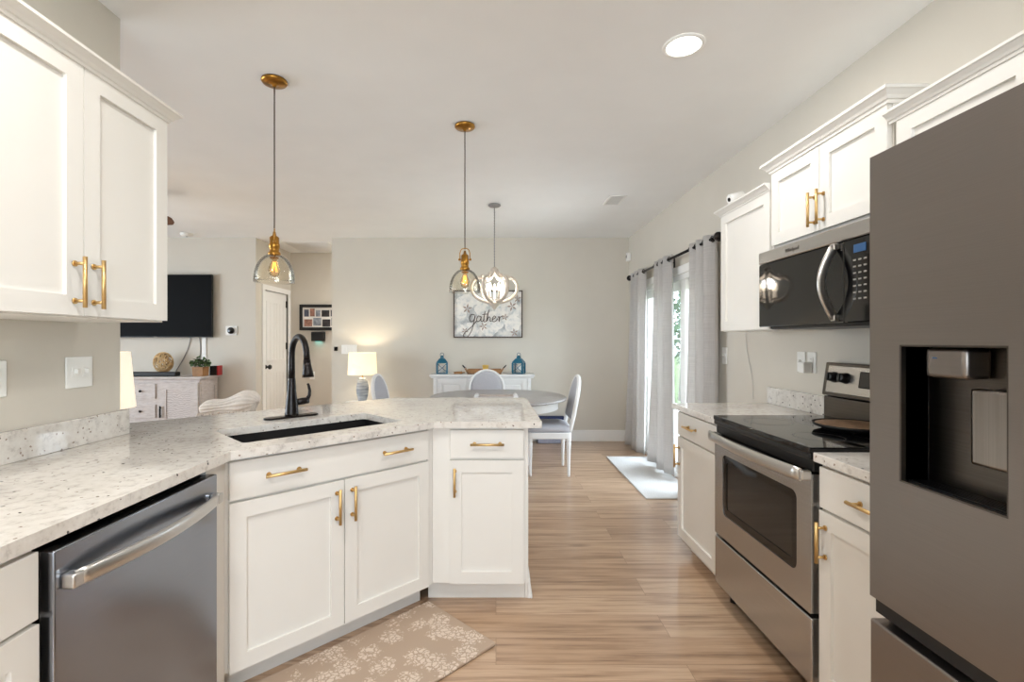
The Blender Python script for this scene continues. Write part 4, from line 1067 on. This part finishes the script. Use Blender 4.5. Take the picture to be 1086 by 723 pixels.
def petalstar(m, cx, cz, r, y, ph):
    for k in range(5):
        a = ph + 2 * PI * k / 5; p = Vector((math.cos(a), math.sin(a))); q = Vector((-p.y, p.x))
        pts = [(cx, cz), (cx + p.x * r * .5 + q.x * r * .16, cz + p.y * r * .5 + q.y * r * .16), (cx + p.x * r, cz + p.y * r), (cx + p.x * r * .5 - q.x * r * .16, cz + p.y * r * .5 - q.y * r * .16)]
        pts = [(max(-aw + .016, min(aw - .016, a_)), max(-ah + .016, min(ah - .016, b_))) for a_, b_ in pts]
        m.prism(pts, -y, -y + .0012, mat=Matrix.Rotation(PI / 2, 4, 'X') @ Matrix.Scale(-1, 4, (0, 0, 1)))
m = MB(); m2 = MB(); yy = -.0225
cl = [(-.30, .14, .12), (-.20, .20, .10), (-.36, .02, .09), (-.08, .06, .10), (.10, -.08, .13), (.18, .05, .10), (.02, -.18, .12), (.32, -.12, .12), (.26, .18, .12), (-.22, -.20, .10), (.36, .05, .08), (.06, .22, .08), (-.34, -.20, .07)]
for i, (a, b, c) in enumerate(cl): blob(m, a, b, c, 4 + i % 2, .0228 + .0002 * i, rnd.uniform(0, 3))
for i, (a, b, c) in enumerate([(-.27, .07, .07), (.31, .10, .07), (.34, -.24, .06), (-.06, -.16, .06), (.22, -.04, .05), (.38, .20, .06), (-.30, -.22, .05), (.10, .16, .05)]): petalstar(m2, a, b, c, .026 + .0001 * i, rnd.uniform(0, 3))
m.build('cotton_bolls', M['cotton'], t); m2.build('sepals', M['sepal'], t)
# handwritten word "gather"
def stroke(m, pts, r=.006):
    P = crom([(a, -.0285, b) for a, b in pts], 5); m.tube(P, r * .75, 6)
m = MB(); gx, gz, k_ = -.235, -.10, .062
def L_(pts, dx): stroke(m, [(gx + dx + a * k_, gz + b * k_) for a, b in pts])
L_([(1.0, 1.4), (.3, 1.5), (-.1, .7), (.2, 0), (.8, .3), (1.1, 1.3), (.8, -.2), (.3, -2.0), (-.6, -3.2), (-1.3, -3.0), (-1.1, -2.3), (.2, -1.2), (1.4, .2)], 0)
L_([(1.0, 1.0), (.4, 1.2), (.05, .5), (.3, 0), (.8, .4), (1.0, 1.1), (.95, .2), (1.3, .1), (1.6, .6)], .085)
L_([(.5, 2.2), (.3, 1.0), (.25, .1), (.6, 0), (1.0, .5)], .165); L_([(-.1, 1.5), (1.0, 1.6)], .165)
L_([(.1, 0), (.4, 1.8), (.7, 2.5), (.5, 2.0), (.2, .2), (.5, .9), (.85, .9), (.85, .1), (1.2, .2)], .21)
L_([(.1, .4), (.8, .9), (.5, 1.2), (.1, .6), (.3, 0), (.9, .2), (1.2, .7)], .285)
L_([(.1, .9), (.3, 1.1), (.3, .6), (.3, 0), (.5, .9), (.9, 1.1), (1.1, .9)], .36)
m.build('script_lettering', M['inkbrown'], t)
# lamp + side table left of the sideboard
def table_small(label, x, y, h, r):
    t = thing('side_table', label, 'side table', (x, y, 0))
    MB().lathe([(0, h - .025), (r, h - .025), (r + .005, h - .012), (r, h), (0, h)], n=32).build('table_top', M['whitewood'], t)
    for k in range(3):
        a = 2 * PI * k / 3 + .4; MB().tube([(r * .9 * math.cos(a), r * .9 * math.sin(a), 0), (r * .6 * math.cos(a), r * .6 * math.sin(a), h - .025)], [.012, .017], 10).build('leg', M['whitewood'], t)
table_small('small white round table under the grey ceramic lamp', -1.655, 6.02, .555, .2)
t = thing('table_lamp', 'lit table lamp with ribbed grey ceramic base and drum shade', 'lamp', (-1.655, 6.02, .5555))
m = MB(); pr = [(0, 0), (.05, 0)]
for k in range(31):
    q = k / 30; pr.append((.042 + .034 * math.sin(PI * (q * .9 + .05)) + .0022 * math.sin(q * 66), .004 + .285 * q))
pr += [(.02, .295), (0, .295)]
m.lathe(pr, n=28); m.build('base', M['ceramic'], t)
MB().cyl((0, 0, .29), (0, 0, .50), .006, 10).build('stem', M['brass'], t)
m = MB(); m.lathe([(.178, .335), (.165, .605), (.163, .605), (.176, .335), (.178, .335)], n=40); m.build('lamp_shade', M['shade'], t)
pl_ = bpy.data.lights.new('lamp_glow', 'POINT'); pl_.energy = 7; pl_.color = (1, .86, .64); pl_.shadow_soft_size = .035
po = bpy.data.objects.new('lamp_glow', pl_); COL.objects.link(po); po.parent = t; po.location = (0, 0, .5)
# wall bits on the back wall
def backplate(name, label, cat, x, z, wid, hgt, mat, y=YB, depth=.012):
    t = thing(name, label, cat, (x, y - .0005, z))
    MB().box(-wid / 2, wid / 2, -depth, 0, -hgt / 2, hgt / 2, .003, 2).build('plate', mat, t); return t
t = backplate('wall_plate', 'white triple switch plate on the back wall beside the table lamp', 'light switch', -1.91, 1.195, .20, .12, M['plastic'])
for k in (-1, 0, 1): MB().box(k * .046 - .014, k * .046 + .014, -.016, -.011, -.032, .032, .002).build('rocker', M['plastic'], t)
t = backplate('doorbell_sensor', 'small dark square sensor on the back wall edge near the hall', 'sensor', -2.085, 1.203, .045, .055, M['bronze'])
MB().cyl((0, -.015, 0), (0, -.011, 0), .01, 12).build('button', M['blackgloss'], t)

# ------------------------------------------------------------------ hall
t = thing('photo_frame', 'black framed photo collage on the hall wall', 'picture frame', (0, YH - .001, 0))
HX0, HX1, HZ0, HZ1 = -2.99, -2.19, 1.468, 1.860
m = MB(); m.ring((HX0, HX1, HZ0, HZ1), (HX0 + .045, HX1 - .045, HZ0 + .045, HZ1 - .045), -.025, 0); m.build('frame', M['blackmatte'], t)
MB().box(HX0 + .04, HX1 - .04, -.012, -.002, HZ0 + .04, HZ1 - .04).build('photo_mat', M['sconce'], t)
rnd = random.Random(5); cols = [plain('snapshot_a', (150, 108, 92), .6, var=.5, scale=22), plain('snapshot_b', (74, 80, 96), .6, var=.5, scale=22), plain('snapshot_c', (48, 44, 46), .6, var=.6, scale=22), plain('snapshot_d', (140, 146, 156), .6, var=.4, scale=22)]
for r_ in range(2):
    x_ = HX0 + .07; i = 0
    while x_ < HX1 - .14:
        wv = rnd.choice((.07, .10, .12)); z_ = HZ0 + .065 + r_ * .14 + rnd.uniform(-.008, .008)
        MB().box(x_, min(x_ + wv, HX1 - .06), -.0145, -.0115, z_, z_ + rnd.uniform(.095, .125)).build('snapshot', cols[(i * 3 + r_) % 4], t); x_ += wv + .018; i += 1
t = thing('key_box', 'black wall box with teal glow underneath, below the photo frame', 'wall box', (-2.70, YH - .001, 1.372))
MB().box(-.1, .1, -.06, 0, -.07, .07, .004).build('box_body', M['blackmatte'], t)
MB().box(-.045, .045, -.05, -.02, -.074, -.0705).build('light_strip', M['tealglow'], t)
d = bpy.data.lights.new('teal_strip', 'AREA'); d.size = .1; d.energy = .05; d.color = (.3, 1, .95); o = bpy.data.objects.new('teal_strip', d); COL.objects.link(o); o.parent = t; o.location = (0, -.02, -.08)
plate_t = backplate('wall_plate', 'white outlet low on the hall wall by the faucet lever', 'outlet', -2.80, .78, .075, .12, M['plastic'], YH)

# ------------------------------------------------------------------ living room
t = thing('television', 'large flat black television mounted on the living room wall', 'television', (-4.385, YB - .001, 1.757))
MB().box(-.725, .725, -.075, -.035, -.405, .405, .006).build('screen_body', M['black'], t)
MB().box(-.718, .718, -.0765, -.074, -.395, .398).build('screen', M['screen'], t)
MB().box(-.2, .2, -.036, 0, -.15, .15).build('wall_mount', M['blackmatte'], t)
m = MB(); m.box(-.02, .02, -.0775, -.0745, -.402, -.396); m.build('badge', M['slot'], t)
for (a, b, lab) in ((-3.97, -4.17, 'left grey cable hanging from the television to the console'), (-3.86, -3.90, 'right grey cable hanging from the television behind the plant')):
    m = MB(); pts = [(a, YB - .012, 1.36)] + [(a + (b - a) * q + .03 * math.sin(PI * q), YB - .008, 1.36 - .45 * q) for q in (.2, .4, .6, .8, 1.0)]
    m.tube(crom(pts, 4), .005, 6); tag(m.build('television_cable', M['greycord']), lab, 'cable')
t = thing('cord_cover', 'white cord cover strip on the wall below the television', 'cord cover', (-3.80, YB - .0005, 1.1)); MB().box(-.028, .028, -.012, 0, -.22, .25, .004).build('cover', M['trim'], t)
t = thing('thermostat', 'round dark thermostat on a white wall plate', 'thermostat', (-3.445, YB - .0005, 1.44))
MB().box(-.075, .075, -.008, 0, -.06, .06, .012, 2).build('plate', M['plastic'], t)
MB().lathe([(0, 0), (.042, 0), (.044, .01), (.042, .024), (.036, .027), (0, .027)], n=28, mat=Matrix.Translation((0, -.008, 0)) @ Matrix.Rotation(PI / 2, 4, 'X')).build('dial', M['blackgloss'], t)
# console
CXr, CYf = -3.61, 5.92
t = thing('tv_console', 'whitewashed wood console with drawers and carved door below television', 'console', (CXr, CYf, 0))
m = MB(); m.box(-1.72, .03, -.025, .39, .84, .868, .005); m.build('top', M['washed'], t)
MB().box(-1.70, 0, .0, .38, .06, .84, .003).build('cabinet_body', M['washed'], t)
m = MB(); m.box(-1.70, -.0, .02, .36, 0, .06); m.build('plinth', M['washed'], t)
for za, zb2 in ((.605, .785), (.37, .53), (.13, .30)):
    m = MB(); m.ring((-.90, -.535, za, zb2), (-.865, -.57, za + .03, zb2 - .03), -.016, -.001); m.box(-.867, -.568, -.009, -.001, za + .028, zb2 - .028); d_ = m.build('drawer', M['washed'], t)
    MB().sphere((-.712, -.026, (za + zb2) / 2), .015, 12).build('knob', M['blackmatte'], d_)
for x0, x1 in ((-.49, -.015), (-1.50, -.96)):
    m = MB(); m.ring((x0, x1, .10, .80), (x0 + .09, x1 - .09, .19, .715), -.018, -.001); d_ = m.build('door', M['washed'], t)
    MB().box(x0 + .088, x1 - .088, -.009, -.002, .188, .717).build('carved_panel', M['carved'], d_)
    hx = x0 + .03
    m = MB(); m.cyl((hx, -.04, .375), (hx, -.04, .515), .010, 10); m.cyl((hx, -.018, .395), (hx, -.04, .395), .006, 8); m.cyl((hx, -.018, .495), (hx, -.04, .495), .006, 8); m.build('handle', M['blackmatte'], d_)
m = MB(); m.ring((.02, .36, .10, .80), (.075, .305, .16, .74), -.008, .0); m.xform(Matrix.Rotation(PI / 2, 4, 'Z')); m.build('side_panel', M['washed'], t)
t = thing('soundbar', 'black soundbar on top of the console', 'soundbar', (-4.23, 6.0, .8685))
MB().box(-.30, .30, -.05, .05, .004, .055, .008, 2).build('speaker_body', M['blackmatte'], t)
for x_ in (-.22, .22): MB().box(x_ - .03, x_ + .03, -.04, .04, 0, .004).build('foot', M['black'], t)
t = thing('woven_sphere', 'round woven rattan ornament on the console behind the soundbar', 'ornament', (-4.22, 6.16, .8685))
m = MB(); rnd = random.Random(9)
for k in range(22):
    e = Euler((rnd.uniform(0, 6), rnd.uniform(0, 6), rnd.uniform(0, 6))).to_matrix(); r_ = .115
    m.tube([Vector((0, 0, .165)) + Matrix.Diagonal((1.05, .45, 1.05)) @ (e @ Vector((r_ * math.cos(2 * PI * j / 24), r_ * math.sin(2 * PI * j / 24), 0))) for j in range(24)], .006, 6, closed=True)
m.tube([Vector((.125 * math.cos(2 * PI * j / 28), 0, .165 + .125 * math.sin(2 * PI * j / 28))) for j in range(28)], .009, 6, closed=True)
m.build('rattan_weave', M['rope'], t)
MB().box(-.06, .06, -.04, .04, 0, .036, .004).build('stand', M['rope'], t)
t = thing('potted_plant', 'small leafy plant in a square wooden pot on the console', 'plant', (-3.68, 6.05, .8685))
m = MB(); m.prism([(-.062, -.062), (.062, -.062), (.062, .062), (-.062, .062)], 0, .115); 
for v in m.bm.verts:
    if v.co.z > .1: v.co.x *= 1.1; v.co.y *= 1.1
m.build('pot', M['wood'], t)
m = MB(); rnd = random.Random(2)
for k in range(170):
    a = rnd.uniform(0, 2 * PI); q = .125 * math.sqrt(rnd.uniform(.02, 1)); c = Vector((q * math.cos(a), q * math.sin(a) * .7, .125 + rnd.uniform(0, .11) * (1.25 - q * 6)))
    e = Euler((rnd.uniform(-.9, .9), rnd.uniform(-.9, .9), rnd.uniform(0, 6))).to_matrix()
    f = m.bm.faces.new([m.bm.verts.new(c + e @ Vector(p)) for p in ((-.018, 0, 0), (-.006, -.02, .006), (.022, 0, 0), (-.006, .02, .006))]); f.smooth = True
for k in range(12):
    a = 2 * PI * k / 12; m.tube([(0, 0, .10), (.05 * math.cos(a), .05 * math.sin(a), .16)], .0025, 5)
m.build('leaves', M['leaf'], t)
t = thing('router_box', 'small black box with red end on the console beside the plant', 'box', (-3.60, 6.22, .8685))
MB().box(-.04, .05, -.05, .05, 0, .120, .004).build('box_body', M['blackmatte'], t)
MB().box(.0505, .07, -.05, .05, 0, .124, .004).build('red_end', M['red'], t)
# tall lamp + side table left
LXp, LYp = -3.365, 4.2
table_small('small round table hidden behind the wall end, carrying a tall-shaded lamp', LXp, LYp, .42, .2)
t = thing('table_lamp', 'lamp with tall white tapered shade behind the kitchen wall end', 'lamp', (LXp, LYp, .4205))
m = MB(); m.lathe([(0, 0), (.08, 0), (.08, .015), (.03, .03), (.05, .1), (.055, .17), (.03, .25), (.012, .29), (.012, .5), (0, .5)], n=20); m.build('base', M['blackmatte'], t)
m = MB(); m.lathe([(.205, .305), (.165, .79), (.163, .79), (.203, .305), (.205, .305)], n=40); m.build('lamp_shade', M['shade2'], t)
pl_ = bpy.data.lights.new('lamp_glow', 'POINT'); pl_.energy = 9; pl_.color = (1, .9, .74); pl_.shadow_soft_size = .04
po = bpy.data.objects.new('lamp_glow', pl_); COL.objects.link(po); po.parent = t; po.location = (0, 0, .56)
# armchair with knit blanket
t = thing('armchair', 'beige armchair mostly hidden behind the peninsula, under a knit blanket', 'armchair', (-2.25, 4.25, 0))
MB().box(-.36, .36, -.05, .6, .12, .40, .04, 3).build('seat', M['sofa'], t)
MB().box(-.36, .36, -.22, -.03, .12, .66, .06, 3).build('backrest', M['sofa'], t)
for s_ in (-1, 1): MB().box(s_ * .30 - .07, s_ * .30 + .07, -.03, .6, .12, .56, .04, 3).build('armrest', M['sofa'], t)
for sx in (-1, 1):
    for sy in (-.16, .54): MB().cyl((sx * .3, sy, 0), (sx * .3, sy, .13), .018, 10, .024).build('leg', M['wood'], t)
t = thing('knit_blanket', 'cream ribbed knit blanket heaped on top of the armchair back', 'blanket', (-2.17, 4.12, .674))
def bl(u, v):
    a = 2 * PI * v; x = -.33 + .48 * u; e = max(0.0, 1 - abs(2 * u - 1) ** 5) ** .5
    rib = 1 + .05 * math.sin(2 * PI * 17 * v) ; lump = 1 + .07 * math.sin(7 * u + 1) + .05 * math.sin(3 * a + 5 * u)
    h = (.050 + .062 * u + .012 * math.sin(11 * u)) * e; c = .052 + .06 * u
    return (x + .025 * math.sin(a) * (u - .2), .11 * e * math.cos(a) * lump * rib, c + h * math.sin(a) * lump * rib)
m = MB(); m.grid(bl, 40, 110); bmesh.ops.remove_doubles(m.bm, verts=m.bm.verts[:], dist=.0003); m.build('blanket_folds', M['knit'], t)
m = MB(); rnd = random.Random(4)
for k in range(26):
    u = k / 25; x_ = -.30 + .42 * u; zc_ = .03 + .03 * u
    m.tube([(x_, -.075, zc_), (x_ + rnd.uniform(-.01, .01), -.105, zc_ - .012), (x_ + rnd.uniform(-.012, .012), -.118, zc_ - .03)], .005, 5)
m.build('fringe', M['knit'], t)
